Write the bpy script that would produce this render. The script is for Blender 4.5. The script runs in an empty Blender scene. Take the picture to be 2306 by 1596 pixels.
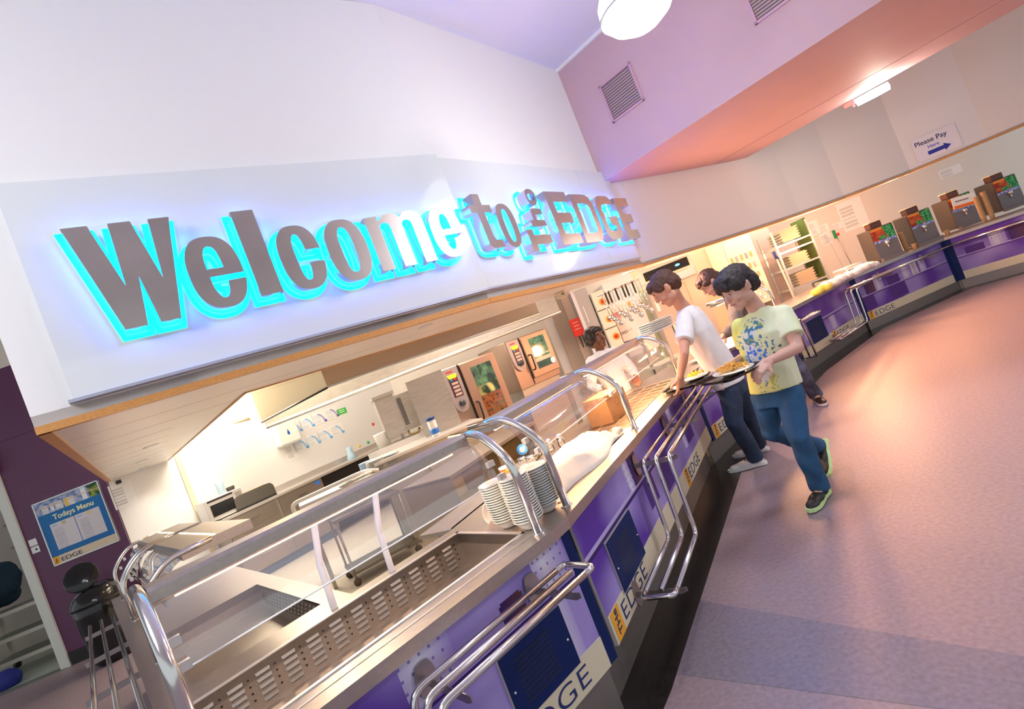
import bpy, bmesh, math, random
from mathutils import Vector, Matrix, noise
random.seed(7)
PI = math.pi
SC = bpy.context.scene
COL = SC.collection
TMPSC = bpy.data.scenes.new('workshop')
# ------------------------------------------------------------------ camera
CAM_H = 1.6; FPX = 1157.0; ROLL = math.radians(21.47); PITCH = math.radians(.765)
_f = Vector((0, math.cos(PITCH), math.sin(PITCH))); _u0 = Vector((0, -math.sin(PITCH), math.cos(PITCH))); _r0 = Vector((1, 0, 0))
_r = math.cos(ROLL)*_r0 - math.sin(ROLL)*_u0; _u = math.sin(ROLL)*_r0 + math.cos(ROLL)*_u0
cam = bpy.data.cameras.new('camera'); camo = bpy.data.objects.new('camera', cam); COL.objects.link(camo)
cam.sensor_width = 36; cam.lens = FPX/2306*36; cam.clip_start = .05; cam.clip_end = 100
M = Matrix.Identity(4)
for i in range(3):
    M[i][0] = _r[i]; M[i][1] = _u[i]; M[i][2] = -_f[i]
M[2][3] = CAM_H
camo.matrix_world = M
SC.camera = camo
# ------------------------------------------------------------------ light and exposure
SC.view_settings.view_transform = 'Standard'; SC.view_settings.look = 'None'
SC.view_settings.exposure = 0.35; SC.view_settings.gamma = 1; SC.view_settings.use_curve_mapping = False
wd = bpy.data.worlds.new('world'); SC.world = wd; wd.use_nodes = True
wd.node_tree.nodes['Background'].inputs[0].default_value = (.90, .97, 1, 1)
wd.node_tree.nodes['Background'].inputs[1].default_value = .60
def area(name, loc, target, w, h, power, col):
    l = bpy.data.lights.new(name, 'AREA'); l.shape = 'RECTANGLE'; l.size = w; l.size_y = h; l.energy = power; l.color = col
    o = bpy.data.objects.new(name, l); COL.objects.link(o); o.location = loc
    o.rotation_euler = (Vector(target)-Vector(loc)).to_track_quat('-Z', 'Y').to_euler(); return o
def point(name, loc, power, col, r=.1):
    l = bpy.data.lights.new(name, 'POINT'); l.energy = power; l.color = col; l.shadow_soft_size = r
    o = bpy.data.objects.new(name, l); COL.objects.link(o); o.location = loc; return o
def spot(name, loc, target, power, col, ang=70, blend=.6, r=.04):
    l = bpy.data.lights.new(name, 'SPOT'); l.energy = power; l.color = col; l.spot_size = math.radians(ang); l.spot_blend = blend; l.shadow_soft_size = r
    o = bpy.data.objects.new(name, l); COL.objects.link(o); o.location = loc
    o.rotation_euler = (Vector(target)-Vector(loc)).to_track_quat('-Z', 'Y').to_euler(); return o
WARM = (1, .58, .30); COOL = (.80, .84, 1)
# dining hall ceiling lights (the pendants hang in rows across the hall)
pass
area('hall_light_right', (5.7, 1.8, 4.4), (3.4, 2.6, 0), .7, .7, 85, (1, .97, 1))
area('hall_light_near', (-2.7, -.6, 4.4), (-.9, 1.8, 0), 2.0, 1.6, 60, (.96, .97, 1))
# unseen warm points added to tint the beam underside, then the gantry spots
for _p, _w in (((2.6, 6.75, 1.62), 38), ((3.9, 7.6, 1.62), 46), ((5.6, 8.75, 1.7), 46), ((7.3, 9.0, 1.8), 40)): point('added_warm_glow', _p, _w, (1, .42, .18), .12)
spot('gantry_spot', (2.9, 7.1, 1.75), (4.4, 4.2, 0), 330, (1, .46, .22), 120, 1, .25)
spot('gantry_spot', (5.2, 8.3, 1.95), (5.6, 4.8, 0), 380, (1, .46, .22), 120, 1, .25)
spot('gantry_spot', (1.75, 5.4, 1.9), (3.0, 3.2, 0), 90, (1, .62, .38), 90, .8, .08)
# kitchen ceiling panels
area('kitchen_light_left', (-3.6, 7.0, 3.3), (-3.6, 7.6, 0), 2.6, 1.2, 165, (1, .90, .72))
area('kitchen_light_middle', (-.2, 7.0, 3.3), (.2, 7.8, 0), 2.6, 1.2, 120, (1, .86, .72))
area('kitchen_light_right', (4.5, 9.2, 3.0), (4.5, 9.6, 0), 3.5, .8, 60, (1, .88, .74))
# ------------------------------------------------------------------ pixel helpers (points on real planes of the room)
def ray(x, y):
    c = ((x-1153)/FPX, (798-y)/FPX)
    return _r*c[0] + _u*c[1] + _f
def atz(x, y, z):
    d = ray(x, y); t = (z-CAM_H)/d.z
    return Vector((d.x*t, d.y*t, z))
def jt(x, y, Y):
    d = ray(x, y); t = Y/d.y
    return Vector((d.x*t, Y, CAM_H+d.z*t))
def onwall(x, y, p, ang):
    n = Vector((-math.sin(ang), math.cos(ang), 0)); d = ray(x, y); t = (n.x*p[0]+n.y*p[1])/(n.x*d.x+n.y*d.y)
    return Vector((d.x*t, d.y*t, CAM_H+d.z*t))
R = math.radians
# ------------------------------------------------------------------ materials
MATS = {}
def mat(name, col, rough=.5, metal=0, emit=None, estr=0, noise_amt=0, noise_scale=8, spec=.5, coat=0, stretch=None, bump=0, bscale=60, vcol=False, sheen=0, sss=0, alpha=1):
    if name in MATS: return MATS[name]
    m = bpy.data.materials.new(name); m.use_nodes = True; nt = m.node_tree; b = nt.nodes['Principled BSDF']
    b.inputs['Base Color'].default_value = (*col, 1); b.inputs['Roughness'].default_value = rough; b.inputs['Metallic'].default_value = metal
    b.inputs['Specular IOR Level'].default_value = spec; b.inputs['Coat Weight'].default_value = coat; b.inputs['Coat Roughness'].default_value = .05
    if sheen: b.inputs['Sheen Weight'].default_value = sheen
    if sss: b.inputs['Subsurface Weight'].default_value = sss; b.inputs['Subsurface Radius'].default_value = (.012, .005, .003); b.inputs['Subsurface Scale'].default_value = 1
    if emit: b.inputs['Emission Color'].default_value = (*emit, 1); b.inputs['Emission Strength'].default_value = estr
    if vcol:
        a = nt.nodes.new('ShaderNodeVertexColor'); a.layer_name = 'Col'; nt.links.new(a.outputs[0], b.inputs['Base Color'])
    tc = nt.nodes.new('ShaderNodeTexCoord')
    src = tc.outputs['Object']
    if stretch:
        mp = nt.nodes.new('ShaderNodeMapping'); mp.inputs['Scale'].default_value = stretch; nt.links.new(src, mp.inputs[0]); src = mp.outputs[0]
    if noise_amt:
        n = nt.nodes.new('ShaderNodeTexNoise'); n.inputs['Scale'].default_value = noise_scale; n.inputs['Detail'].default_value = 5; nt.links.new(src, n.inputs[0])
        mx = nt.nodes.new('ShaderNodeMix'); mx.data_type = 'RGBA'; mx.blend_type = 'MULTIPLY'; mx.inputs[0].default_value = 1
        rp = nt.nodes.new('ShaderNodeMapRange'); rp.inputs[1].default_value = .3; rp.inputs[2].default_value = .7; rp.inputs[3].default_value = 1-noise_amt; rp.inputs[4].default_value = 1+noise_amt*.3
        nt.links.new(n.outputs[0], rp.inputs[0]); nt.links.new(rp.outputs[0], mx.inputs[7])
        if vcol: nt.links.new(a.outputs[0], mx.inputs[6])
        else: mx.inputs[6].default_value = (*col, 1)
        nt.links.new(mx.outputs[2], b.inputs['Base Color'])
    if bump:
        n2 = nt.nodes.new('ShaderNodeTexNoise'); n2.inputs['Scale'].default_value = bscale; n2.inputs['Detail'].default_value = 4; nt.links.new(src, n2.inputs[0])
        bp = nt.nodes.new('ShaderNodeBump'); bp.inputs['Strength'].default_value = bump; bp.inputs['Distance'].default_value = .01
        nt.links.new(n2.outputs[0], bp.inputs['Height']); nt.links.new(bp.outputs[0], b.inputs['Normal'])
    if alpha < 1: b.inputs['Alpha'].default_value = alpha
    MATS[name] = m; return m
def glassmat(name, tint=(.97, .98, 1), refl=.10, rough=.02, haze=.0):
    if name in MATS: return MATS[name]
    m = bpy.data.materials.new(name); m.use_nodes = True; nt = m.node_tree; nt.nodes.clear()
    out = nt.nodes.new('ShaderNodeOutputMaterial'); tr = nt.nodes.new('ShaderNodeBsdfTransparent'); tr.inputs[0].default_value = (*tint, 1)
    gl = nt.nodes.new('ShaderNodeBsdfGlossy'); gl.inputs['Roughness'].default_value = rough; gl.inputs[0].default_value = (1, 1, 1, 1)
    fr = nt.nodes.new('ShaderNodeFresnel'); fr.inputs[0].default_value = 1.45
    ad = nt.nodes.new('ShaderNodeMath'); ad.operation = 'ADD'; ad.inputs[1].default_value = refl; nt.links.new(fr.outputs[0], ad.inputs[0])
    mx = nt.nodes.new('ShaderNodeMixShader'); nt.links.new(ad.outputs[0], mx.inputs[0]); nt.links.new(tr.outputs[0], mx.inputs[1]); nt.links.new(gl.outputs[0], mx.inputs[2])
    last = mx
    if haze:
        df = nt.nodes.new('ShaderNodeBsdfDiffuse'); df.inputs[0].default_value = (.9, .9, .95, 1)
        m2 = nt.nodes.new('ShaderNodeMixShader'); m2.inputs[0].default_value = haze; nt.links.new(mx.outputs[0], m2.inputs[1]); nt.links.new(df.outputs[0], m2.inputs[2]); last = m2
    nt.links.new(last.outputs[0], out.inputs[0]); MATS[name] = m; return m
steel = mat('brushed_steel', (.50, .45, .41), .32, .95, noise_amt=.10, noise_scale=6, stretch=(1, 14, 14), bump=.02, bscale=30)
steel_dull = mat('dull_steel', (.50, .47, .43), .42, .85, noise_amt=.15, noise_scale=5, stretch=(1, 8, 8))
steel_light = mat('satin_steel', (.74, .72, .70), .38, .8, noise_amt=.06, noise_scale=5)
chrome = mat('chrome_tube', (.72, .70, .69), .17, 1)
sign_steel = mat('sign_face_steel', (.50, .45, .43), .30, .85, noise_amt=.14, noise_scale=3, stretch=(1, 1, 9))
sign_side = mat('sign_return_steel', (.62, .58, .72), .22, .95)
white_wall = mat('white_wall_paint', (.80, .79, .78), .6, noise_amt=.03, noise_scale=1.2)
white_gloss = mat('white_gloss_panel', (.70, .73, .74), .08, 0, spec=.6, coat=.35)
cream_wall = mat('cream_wall', (.80, .74, .62), .6, noise_amt=.04, noise_scale=1.5)
kitchen_white = mat('kitchen_wall_cladding', (.82, .81, .82), .35)
purple_wall = mat('purple_wall_paint', (.13, .036, .10), .42, noise_amt=.12, noise_scale=30)
mauve = mat('mauve_paint', (.55, .36, .39), .7, noise_amt=.04, noise_scale=2)
ceil_white = mat('ceiling_paint', (.74, .73, .82), .8)
wood = mat('oak_trim', (.62, .29, .08), .35, noise_amt=.25, noise_scale=5, stretch=(2, 30, 30))
slat_white = mat('soffit_board', (.86, .80, .74), .32, noise_amt=.05, noise_scale=2)
black_floor = mat('black_floor_vinyl', (.022, .018, .016), .25, noise_amt=.5, noise_scale=60)
navy = mat('navy_laminate', (.003, .016, .10), .45, spec=.2)
cream = mat('cream_laminate', (.72, .66, .47), .4)
amber = mat('amber_laminate', (.90, .42, .02), .4)
navy_ink = mat('navy_ink', (.012, .03, .14), .4)
black = mat('black_plastic', (.015, .014, .014), .35)
black_gloss = mat('black_gloss', (.01, .01, .01), .12)
china = mat('white_china', (.74, .74, .72), .18, coat=.3)
white_pl = mat('white_plastic', (.85, .84, .82), .35)
paper = mat('white_paper', (.86, .85, .84), .7)
red_pl = mat('red_plastic', (.80, .03, .015), .35)
grey_floor = mat('kitchen_floor_vinyl', (.62, .57, .50), .4, noise_amt=.10, noise_scale=25)
cloth_w = mat('white_towel', (.70, .68, .63), .9, sheen=.3, bump=.4, bscale=250)
acrylic = glassmat('curved_acrylic', (.93, .93, .96), .07, .03, .035)
glass_d = glassmat('clear_glass', (.95, .97, .97), .06, .02)
painted = mat('printed_graphic', (1, 1, 1), .42, vcol=True, spec=.25)
painted_m = mat('printed_paper', (1, 1, 1), .6, vcol=True)
# ------------------------------------------------------------------ mesh helpers
class MB:
    def __init__(s): s.bm = bmesh.new(); s.mats = []; s.cur = 0; s.X = Matrix.Identity(4)
    def m(s, material):
        if material not in s.mats: s.mats.append(material)
        s.cur = s.mats.index(material); return s
    def V(s, p): return s.bm.verts.new(s.X @ Vector(p))
    def F(s, vs, smooth=False):
        try: f = s.bm.faces.new(vs)
        except ValueError: return None
        f.material_index = s.cur; f.smooth = smooth; return f
    def poly(s, pts): return s.F([s.V(p) for p in pts])
    def box(s, c, d, rz=0, bev=0, rot=None):
        x, y, z = d[0]/2, d[1]/2, d[2]/2
        mm = Matrix.Translation(c) @ (rot.to_4x4() if rot else Matrix.Rotation(rz, 4, 'Z'))
        b = min(bev, x*.9, y*.9, z*.9) if bev else 0
        if not b:
            v = [s.V(mm @ Vector((i*x, j*y, k*z))) for k in (-1, 1) for j in (-1, 1) for i in (-1, 1)]
            for q in ((0, 2, 3, 1), (4, 5, 7, 6), (0, 1, 5, 4), (2, 6, 7, 3), (0, 4, 6, 2), (1, 3, 7, 5)): s.F([v[i] for i in q])
            return s
        lay = []
        for zz, ins in ((-z, b), (-z+b, 0), (z-b, 0), (z, b)):
            ring = []
            for cx, cy, a0 in ((x-b, y-b, 0), (-x+b, y-b, 90), (-x+b, -y+b, 180), (x-b, -y+b, 270)):
                for k in range(3):
                    a = R(a0+45*k); rr = b-ins
                    ring.append(s.V(mm @ Vector((cx+rr*math.cos(a), cy+rr*math.sin(a), zz))))
            lay.append(ring)
        n = 12
        for i in range(3):
            for k in range(n): s.F([lay[i][k], lay[i][(k+1) % n], lay[i+1][(k+1) % n], lay[i+1][k]])
        s.F(lay[0][::-1]); s.F(lay[3]); return s
    def b2(s, lo, hi, bev=0):
        return s.box([(lo[i]+hi[i])/2 for i in range(3)], [abs(hi[i]-lo[i]) for i in range(3)], bev=bev)
    def prism(s, pts, z0, z1):
        a = [s.V((p[0], p[1], z0)) for p in pts]; b = [s.V((p[0], p[1], z1)) for p in pts]; n = len(pts)
        s.F(a[::-1]); s.F(b)
        for i in range(n): s.F([a[i], a[(i+1) % n], b[(i+1) % n], b[i]])
        return s
    def prismy(s, pts, y0, y1):   # polygon in local x,z pushed along y
        a = [s.V((p[0], y0, p[1])) for p in pts]; b = [s.V((p[0], y1, p[1])) for p in pts]; n = len(pts)
        s.F(a); s.F(b[::-1])
        for i in range(n): s.F([b[i], b[(i+1) % n], a[(i+1) % n], a[i]])
        return s
    def tube(s, pts, r, n=10, caps=True, smooth=True):
        pts = [Vector(p) for p in pts]; rr = r if isinstance(r, (list, tuple)) else [r]*len(pts); rings = []
        up = None
        for i, p in enumerate(pts):
            t = (pts[min(i+1, len(pts)-1)]-pts[max(i-1, 0)]).normalized()
            if up is None: up = t.orthogonal().normalized()
            up = (up - t*up.dot(t)).normalized(); sd = t.cross(up)
            rings.append([s.V(p+(up*math.cos(2*PI*k/n)+sd*math.sin(2*PI*k/n))*rr[i]) for k in range(n)])
        for i in range(len(rings)-1):
            for k in range(n): s.F([rings[i][k], rings[i][(k+1) % n], rings[i+1][(k+1) % n], rings[i+1][k]], smooth)
        if caps: s.F(rings[0][::-1]); s.F(rings[-1])
        return s
    def lathe(s, prof, n=20, c=(0, 0, 0), smooth=True, rot=None):
        rings = []; c = Vector(c)
        for r, z in prof:
            ring = []
            for k in range(n):
                v = Vector((r*math.cos(2*PI*k/n), r*math.sin(2*PI*k/n), z))
                if rot: v = rot @ v
                ring.append(s.V(c+v))
            rings.append(ring)
        for i in range(len(rings)-1):
            for k in range(n): s.F([rings[i][k], rings[i][(k+1) % n], rings[i+1][(k+1) % n], rings[i+1][k]], smooth)
        if prof[0][0] > 1e-5: s.F(rings[0][::-1])
        if prof[-1][0] > 1e-5: s.F(rings[-1])
        return s
    def ball(s, c, r, rot=None, nu=14, nv=9):
        if not isinstance(r, (tuple, list)): r = (r, r, r)
        c = Vector(c); rings = []
        for j in range(1, nv):
            th = PI*j/nv; ring = []
            for k in range(nu):
                v = Vector((r[0]*math.sin(th)*math.cos(2*PI*k/nu), r[1]*math.sin(th)*math.sin(2*PI*k/nu), r[2]*math.cos(th)))
                if rot: v = rot @ v
                ring.append(s.V(c+v))
            rings.append(ring)
        t = Vector((0, 0, r[2])); 
        if rot: t = rot @ t
        a = s.V(c+t); b = s.V(c-t)
        for k in range(nu):
            s.F([a, rings[0][k], rings[0][(k+1) % nu]], True); s.F([rings[-1][k], b, rings[-1][(k+1) % nu]], True)
            for j in range(len(rings)-1): s.F([rings[j][k], rings[j+1][k], rings[j+1][(k+1) % nu], rings[j][(k+1) % nu]], True)
        return s
    def cap(s, p0, r0, p1, r1, n=14):   # tapered capsule, closed
        p0 = Vector(p0); p1 = Vector(p1); ax = p1-p0; L = ax.length
        if L < 1e-5: return s.ball(p0, r0)
        ax.normalize(); pts = []; rr = []
        for k in range(1, 5): a = PI/2*k/5; pts.append(p0-ax*r0*math.cos(a)); rr.append(r0*math.sin(a))
        m_ = max(2, int(L/max(r0, r1))+1)
        for k in range(m_+1): t = k/m_; pts.append(p0.lerp(p1, t)); rr.append(r0+(r1-r0)*t)
        for k in range(4, 0, -1): a = PI/2*k/5; pts.append(p1+ax*r1*math.cos(a)); rr.append(r1*math.sin(a))
        return s.tube(pts, rr, n)
    def mesh(s, name='mesh'):
        me = bpy.data.meshes.new(name)
        bmesh.ops.recalc_face_normals(s.bm, faces=s.bm.faces[:])
        s.bm.to_mesh(me); s.bm.free()
        for m_ in s.mats: me.materials.append(m_)
        return me
    def build(s, name, parent=None, loc=None):
        o = bpy.data.objects.new(name, s.mesh(name)); COL.objects.link(o)
        if parent: o.parent = parent
        if loc: o.location = loc
        return o
def mb(material=None):
    q = MB()
    if material: q.m(material)
    return q
def tag(o, label, cat, group=None, kind=None):
    o['label'] = label; o['category'] = cat
    if group: o['group'] = group
    if kind: o['kind'] = kind
    return o
def thing(name, label, cat, loc=(0, 0, 0), rz=0, group=None):
    o = bpy.data.objects.new(name, None); COL.objects.link(o); o.location = loc; o.rotation_euler = (0, 0, rz)
    o.empty_display_size = .1
    return tag(o, label, cat, group)
def struct(name, q, label=None):
    o = q.build(name); o['kind'] = 'structure'
    if label: o['label'] = label
    return o
def copy_tree(o, parent=None):
    c = o.copy(); COL.objects.link(c); c.parent = parent
    for ch in list(o.children): copy_tree(ch, c)
    return c
def from_curve(cu, material, name):
    o = bpy.data.objects.new('tmp', cu); TMPSC.collection.objects.link(o)
    TMPSC.view_layers[0].update(); dg = TMPSC.view_layers[0].depsgraph; me = bpy.data.meshes.new_from_object(o.evaluated_get(dg)); me.name = name
    bpy.data.objects.remove(o); bpy.data.curves.remove(cu)
    me.materials.clear()
    for m_ in (material if isinstance(material, list) else [material]): me.materials.append(m_)
    return me
def text_mesh(txt, size, material, ext=.001, off=0, xs=1.0, space=1.0, name='lettering'):
    cu = bpy.data.curves.new('t', 'FONT'); cu.body = txt; cu.size = size; cu.extrude = ext; cu.offset = off; cu.align_x = 'LEFT'; cu.space_character = space
    me = from_curve(cu, material, name)
    if xs != 1:
        for v in me.vertices: v.co.x *= xs
    return me
FACE = Matrix(((1, 0, 0), (0, 0, -1), (0, 1, 0)))   # text lying in xy stood up to face local -y
def add_text(q, txt, size, pos, material, rot=0, **kw):
    me = text_mesh(txt, size, material, **kw); q.m(material)
    mm = Matrix.Translation(pos) @ FACE.to_4x4() @ Matrix.Rotation(rot, 4, 'Z')
    vs = [q.V(mm @ v.co) for v in me.vertices]
    for p in me.polygons: q.F([vs[i] for i in p.vertices])
    bpy.data.meshes.remove(me); return q
def paint_grid(q, o, u, v, nx, ny, fn):   # grid of faces from corner o along u and v; fn(s,t)->rgb written into Col
    lay = q.bm.loops.layers.float_color.get('Col') or q.bm.loops.layers.float_color.new('Col')
    o = Vector(o); u = Vector(u); v = Vector(v)
    g = [[q.V(o+u*(i/nx)+v*(j/ny)) for i in range(nx+1)] for j in range(ny+1)]
    for j in range(ny):
        for i in range(nx):
            f = q.F([g[j][i], g[j][i+1], g[j+1][i+1], g[j+1][i]])
            c = fn((i+.5)/nx, (j+.5)/ny)
            for l in f.loops: l[lay] = (*c, 1)
    return q
def arc(c, r0, r1, a0, a1, n=8, plane='xz', y=0):
    return [(c[0]+r0*math.cos(R(a0+(a1-a0)*k/n)), c[1]+r1*math.sin(R(a0+(a1-a0)*k/n))) for k in range(n+1)]
def fillet(pts, r, n=6):   # round the corners of a 3d polyline
    pts = [Vector(p) for p in pts]; out = [pts[0]]
    for i in range(1, len(pts)-1):
        a = (pts[i-1]-pts[i]); b = (pts[i+1]-pts[i]); rr = min(r, a.length*.49, b.length*.49)
        p0 = pts[i]+a.normalized()*rr; p1 = pts[i]+b.normalized()*rr
        for k in range(n+1):
            t = k/n; out.append(p0*(1-t)**2+pts[i]*2*t*(1-t)+p1*t*t)
    out.append(pts[-1]); return out
def remeshed(q, name, parent, voxel=.007, smooth=4, matl=None, disp=None, paint=None):
    me = q.mesh('tmp'); o = bpy.data.objects.new('tmp', me); TMPSC.collection.objects.link(o)
    m1 = o.modifiers.new('r', 'REMESH'); m1.mode = 'VOXEL'; m1.voxel_size = voxel; m1.use_smooth_shade = True
    if smooth: m2 = o.modifiers.new('s', 'SMOOTH'); m2.iterations = smooth; m2.factor = .6
    TMPSC.view_layers[0].update(); dg = TMPSC.view_layers[0].depsgraph; new = bpy.data.meshes.new_from_object(o.evaluated_get(dg)); bpy.data.objects.remove(o); bpy.data.meshes.remove(me)
    new.name = name; new.materials.clear(); new.materials.append(matl)
    if disp:
        nn = [v.normal.copy() for v in new.vertices]; cc = [v.co.copy() for v in new.vertices]
        new.vertices.foreach_set('co', [x for c, n in zip(cc, nn) for x in (c+n*disp(c))]); new.update()
    for p in new.polygons: p.use_smooth = True
    if paint:
        ca = new.color_attributes.new('Col', 'FLOAT_COLOR', 'POINT')
        cc = [(v.co.copy(), v.normal.copy()) for v in new.vertices]
        for i, (c, n) in enumerate(cc): ca.data[i].color = (*paint(c, n), 1)
    ob = bpy.data.objects.new(name, new); COL.objects.link(ob); ob.parent = parent; return ob
# ================================================================== THE ROOM
F1 = Vector((-2.19, 2.38)); FO = Vector((-.01, 3.98)); T1 = Vector((1.85, 6.17))
TR = [F1, FO, T1, Vector((3.03, 6.95)), Vector((3.99, 7.53)), Vector((5.0, 8.05)), Vector((5.95, 8.33)), Vector((7.15, 8.38)), Vector((8.1, 7.98)), Vector((9.4, 7.3))]
CZ = 4.6; SZ = 2.1
def ang2(a, b): return math.atan2(b.y-a.y, b.x-a.x)
A1 = ang2(F1, FO); A2 = ang2(FO, T1)
def nrm(a): return Vector((math.sin(a), -math.cos(a)))       # towards the hall
floor_m = mat('hall_floor_vinyl', (.31, .235, .26), .46, noise_amt=.22, noise_scale=45, bump=.03, bscale=200)
floor_b = mat('hall_floor_vinyl_band', (.22, .19, .235), .46, noise_amt=.22, noise_scale=45)
q = mb(floor_m); q.b2((-12, -5, -.1), (12, 13, 0)); struct('floor', q, 'pinkish grey speckled vinyl floor of the hall')
# band of darker vinyl with seams
s1 = [atz(1575, 1352, 0), atz(2306, 1478, 0), atz(2306, 1620, 0), atz(1518, 1517, 0)]
q = mb(floor_b); q.prism([(p.x, p.y) for p in s1], .0, .0012); struct('floor', q, 'greyer strip of vinyl laid across the pink floor')
# ceiling
q = mb(ceil_white); q.b2((-12, -5, CZ), (12, 9.5, CZ+.1)); struct('ceiling', q)
q = mb(ceil_white); q.b2((-12, 9.5, 3.4), (12, 13, 3.5)); q.prism([(-5.4, 7.6), (-1.9, 3.8), (-.1, 5.3), (1.75, 6.5), (3, 7.2), (6, 8.6), (9, 8.6), (9, 9.6), (-7, 9.6)], 3.4, 3.5); struct('ceiling', q, 'kitchen ceiling')
# bulkhead wall over the servery
whit = mat('bulkhead_white', (.80, .79, .80), .55, noise_amt=.02, noise_scale=.8)
def wallseg(name, a, b, z0, z1, m, th=.12, back=True):
    n = nrm(ang2(a, b))*-th
    q = mb(m); q.prism([a, b, b+n, a+n], z0, z1); return struct(name, q)
wallseg('wall_front', F1, FO, SZ+.02, CZ, whit); wallseg('wall_front', FO, T1, SZ+.02, CZ, whit)
for i in range(2, len(TR)-1): wallseg('wall_right', TR[i], TR[i+1], SZ+.02, CZ, mat('bulkhead_cream', (.78, .74, .71), .55) if i != 7 else whit)
# oak trims along the bulkhead's lower edge
q = mb(wood)
for i in range(len(TR)-1):
    a, b = TR[i], TR[i+1]; n = nrm(ang2(a, b)); h = .038 if i < 2 else .03
    q.prism([a+n*.015, b+n*.015, b-n*.03, a-n*.03], SZ-.012, SZ-.012+h)
struct('trim_1', q, 'oak trim along the lower edge of the bulkhead')
K0 = Vector((-5.73, 6.94)); K1 = Vector((-5.23, 7.47)); I1 = atz(549, 884, SZ).to_2d(); I2 = atz(1095, 718, SZ).to_2d()
dl = (K0-F1).normalized(); nl = Vector((dl.y, -dl.x))
q = mb(wood); q.prism([F1-nl*.0, K0, K0+nl*.05, F1+nl*.05], SZ-.012, SZ+.03); struct('trim_2', q, 'oak trim along the left edge of the soffit')
q = mb(wood); q.prism([I1, K1, K1+nl*.02, I1+nl*.02], SZ-.008, SZ+.03); a = ang2(I1, I2); n = nrm(a)
q.prism([I1, I2, I2-n*.02, I1-n*.02], SZ-.008, SZ+.03); struct('trim_3', q, 'thin oak edge on the kitchen side of the soffit')
# soffit (underside of the bulkhead, boarded)
q = mb(slat_white); q.prism([F1, FO, I2, I1], SZ, SZ+.08); q.prism([F1, I1, K1, K0], SZ, SZ+.08)
q.prism([FO, T1, T1+Vector((-.05, .05)), I2+Vector((.0, .0))], SZ, SZ+.08)
for k in range(9):   # board joints
    t = .12+k*.1; aa = F1.lerp(K0, t*.9); dd = (FO-F1).normalized()
    L = .2 + (2.55 if t < .32 else max(.45, .75))
    if t >= .32: L = .62
    q.m(mat('joint_shadow_gap', (.45, .38, .34), .6)); e = aa+dd*L
    nn = nrm(A1)*.004; s0 = aa+dd*.06
    q.prism([s0, e, e+nn, s0+nn], SZ-.0006, SZ)
struct('ceiling', q, 'boarded soffit above the left of the servery')
q = mb(mat('bulkhead_cream', (.8, .8, .8)))
for i in range(2, len(TR)-1):
    a, b = TR[i], TR[i+1]; n = nrm(ang2(a, b))*-.35
    q.prism([a, b, b+n, a+n], SZ, SZ+.04)
struct('ceiling', q, 'narrow soffit over the right of the servery')
# inner fascia above the kitchen side of the soffit
q = mb(cream_wall)
for a, b in ((K1, I1), (I1, I2)):
    n = nrm(ang2(a, b))*-.04; q.prism([a, b, b+n, a+n], SZ+.03, 3.4)
struct('wall_inner', q)
# purple wall on the left, with its doorway
PA = R(6); P0 = Vector((-6.6, 6.85)); pu = Vector((math.cos(PA), math.sin(PA))); pn = Vector((-pu.y, pu.x))
def PW(s, d=0): return P0+pu*s+pn*d
q = mb(purple_wall); q.prism([PW(-.36), PW(.885), PW(.885, .12), PW(-.36, .12)], 0, 4.03)
q.prism([PW(-6), PW(-.36), PW(-.36, .12), PW(-6, .12)], 2.95, 4.03); q.prism([PW(-6), PW(-1.75), PW(-1.75, .12), PW(-6, .12)], 0, 2.95)
struct('wall_left', q)
q = mb(cream_wall); q.prism([PW(-6), PW(.885), PW(.885, .12), PW(-6, .12)], 4.03, CZ); struct('wall_left', q, 'cream band above the purple wall')
q = mb(purple_wall); q.prism([PW(-6, -.012), PW(.8, -.012), PW(.8, 0), PW(-6, 0)], 3.10, 3.22); struct('trim_4', q, 'purple ledge across the wall')
q = mb(black); q.prism([PW(-.30, -.015), PW(.9, -.015), PW(.9, 0), PW(-.30, 0)], 0, .17); struct('baseboard_left', q)
door_w = mat('door_frame_paint', (.74, .76, .68), .4)
q = mb(door_w); q.prism([PW(-.44, -.03), PW(-.32, -.03), PW(-.32, .14), PW(-.44, .14)], 0, 2.95); q.prism([PW(-1.86, -.03), PW(-1.75, -.03), PW(-1.75, .14), PW(-1.86, .14)], 0, 2.95)
q.prism([PW(-1.86, -.03), PW(-.32, -.03), PW(-.32, .14), PW(-1.86, .14)], 2.85, 2.95); struct('door_1', q, 'pale painted frame of the open doorway beside the purple wall')
q = mb(mat('back_room_floor', (.50, .55, .44), .4, noise_amt=.1, noise_scale=20)); q.prism([PW(-6, .0), PW(-.36, .0), PW(-.36, 3), PW(-6, 3)], 0, .002)
q.m(mat('threshold_grey', (.16, .18, .14), .5)); q.prism([PW(-6, -.12), PW(-.36, -.05), PW(-.36, .10), PW(-6, .12)], .0015, .004); struct('floor', q, 'greenish floor of the room beyond the doorway')
q = mb(cream_wall); q.prism([PW(-6, 2.2), PW(-.3, 2.2), PW(-.3, 2.3), PW(-6, 2.3)], 0, 3.2); struct('wall_back_room', q)
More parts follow.
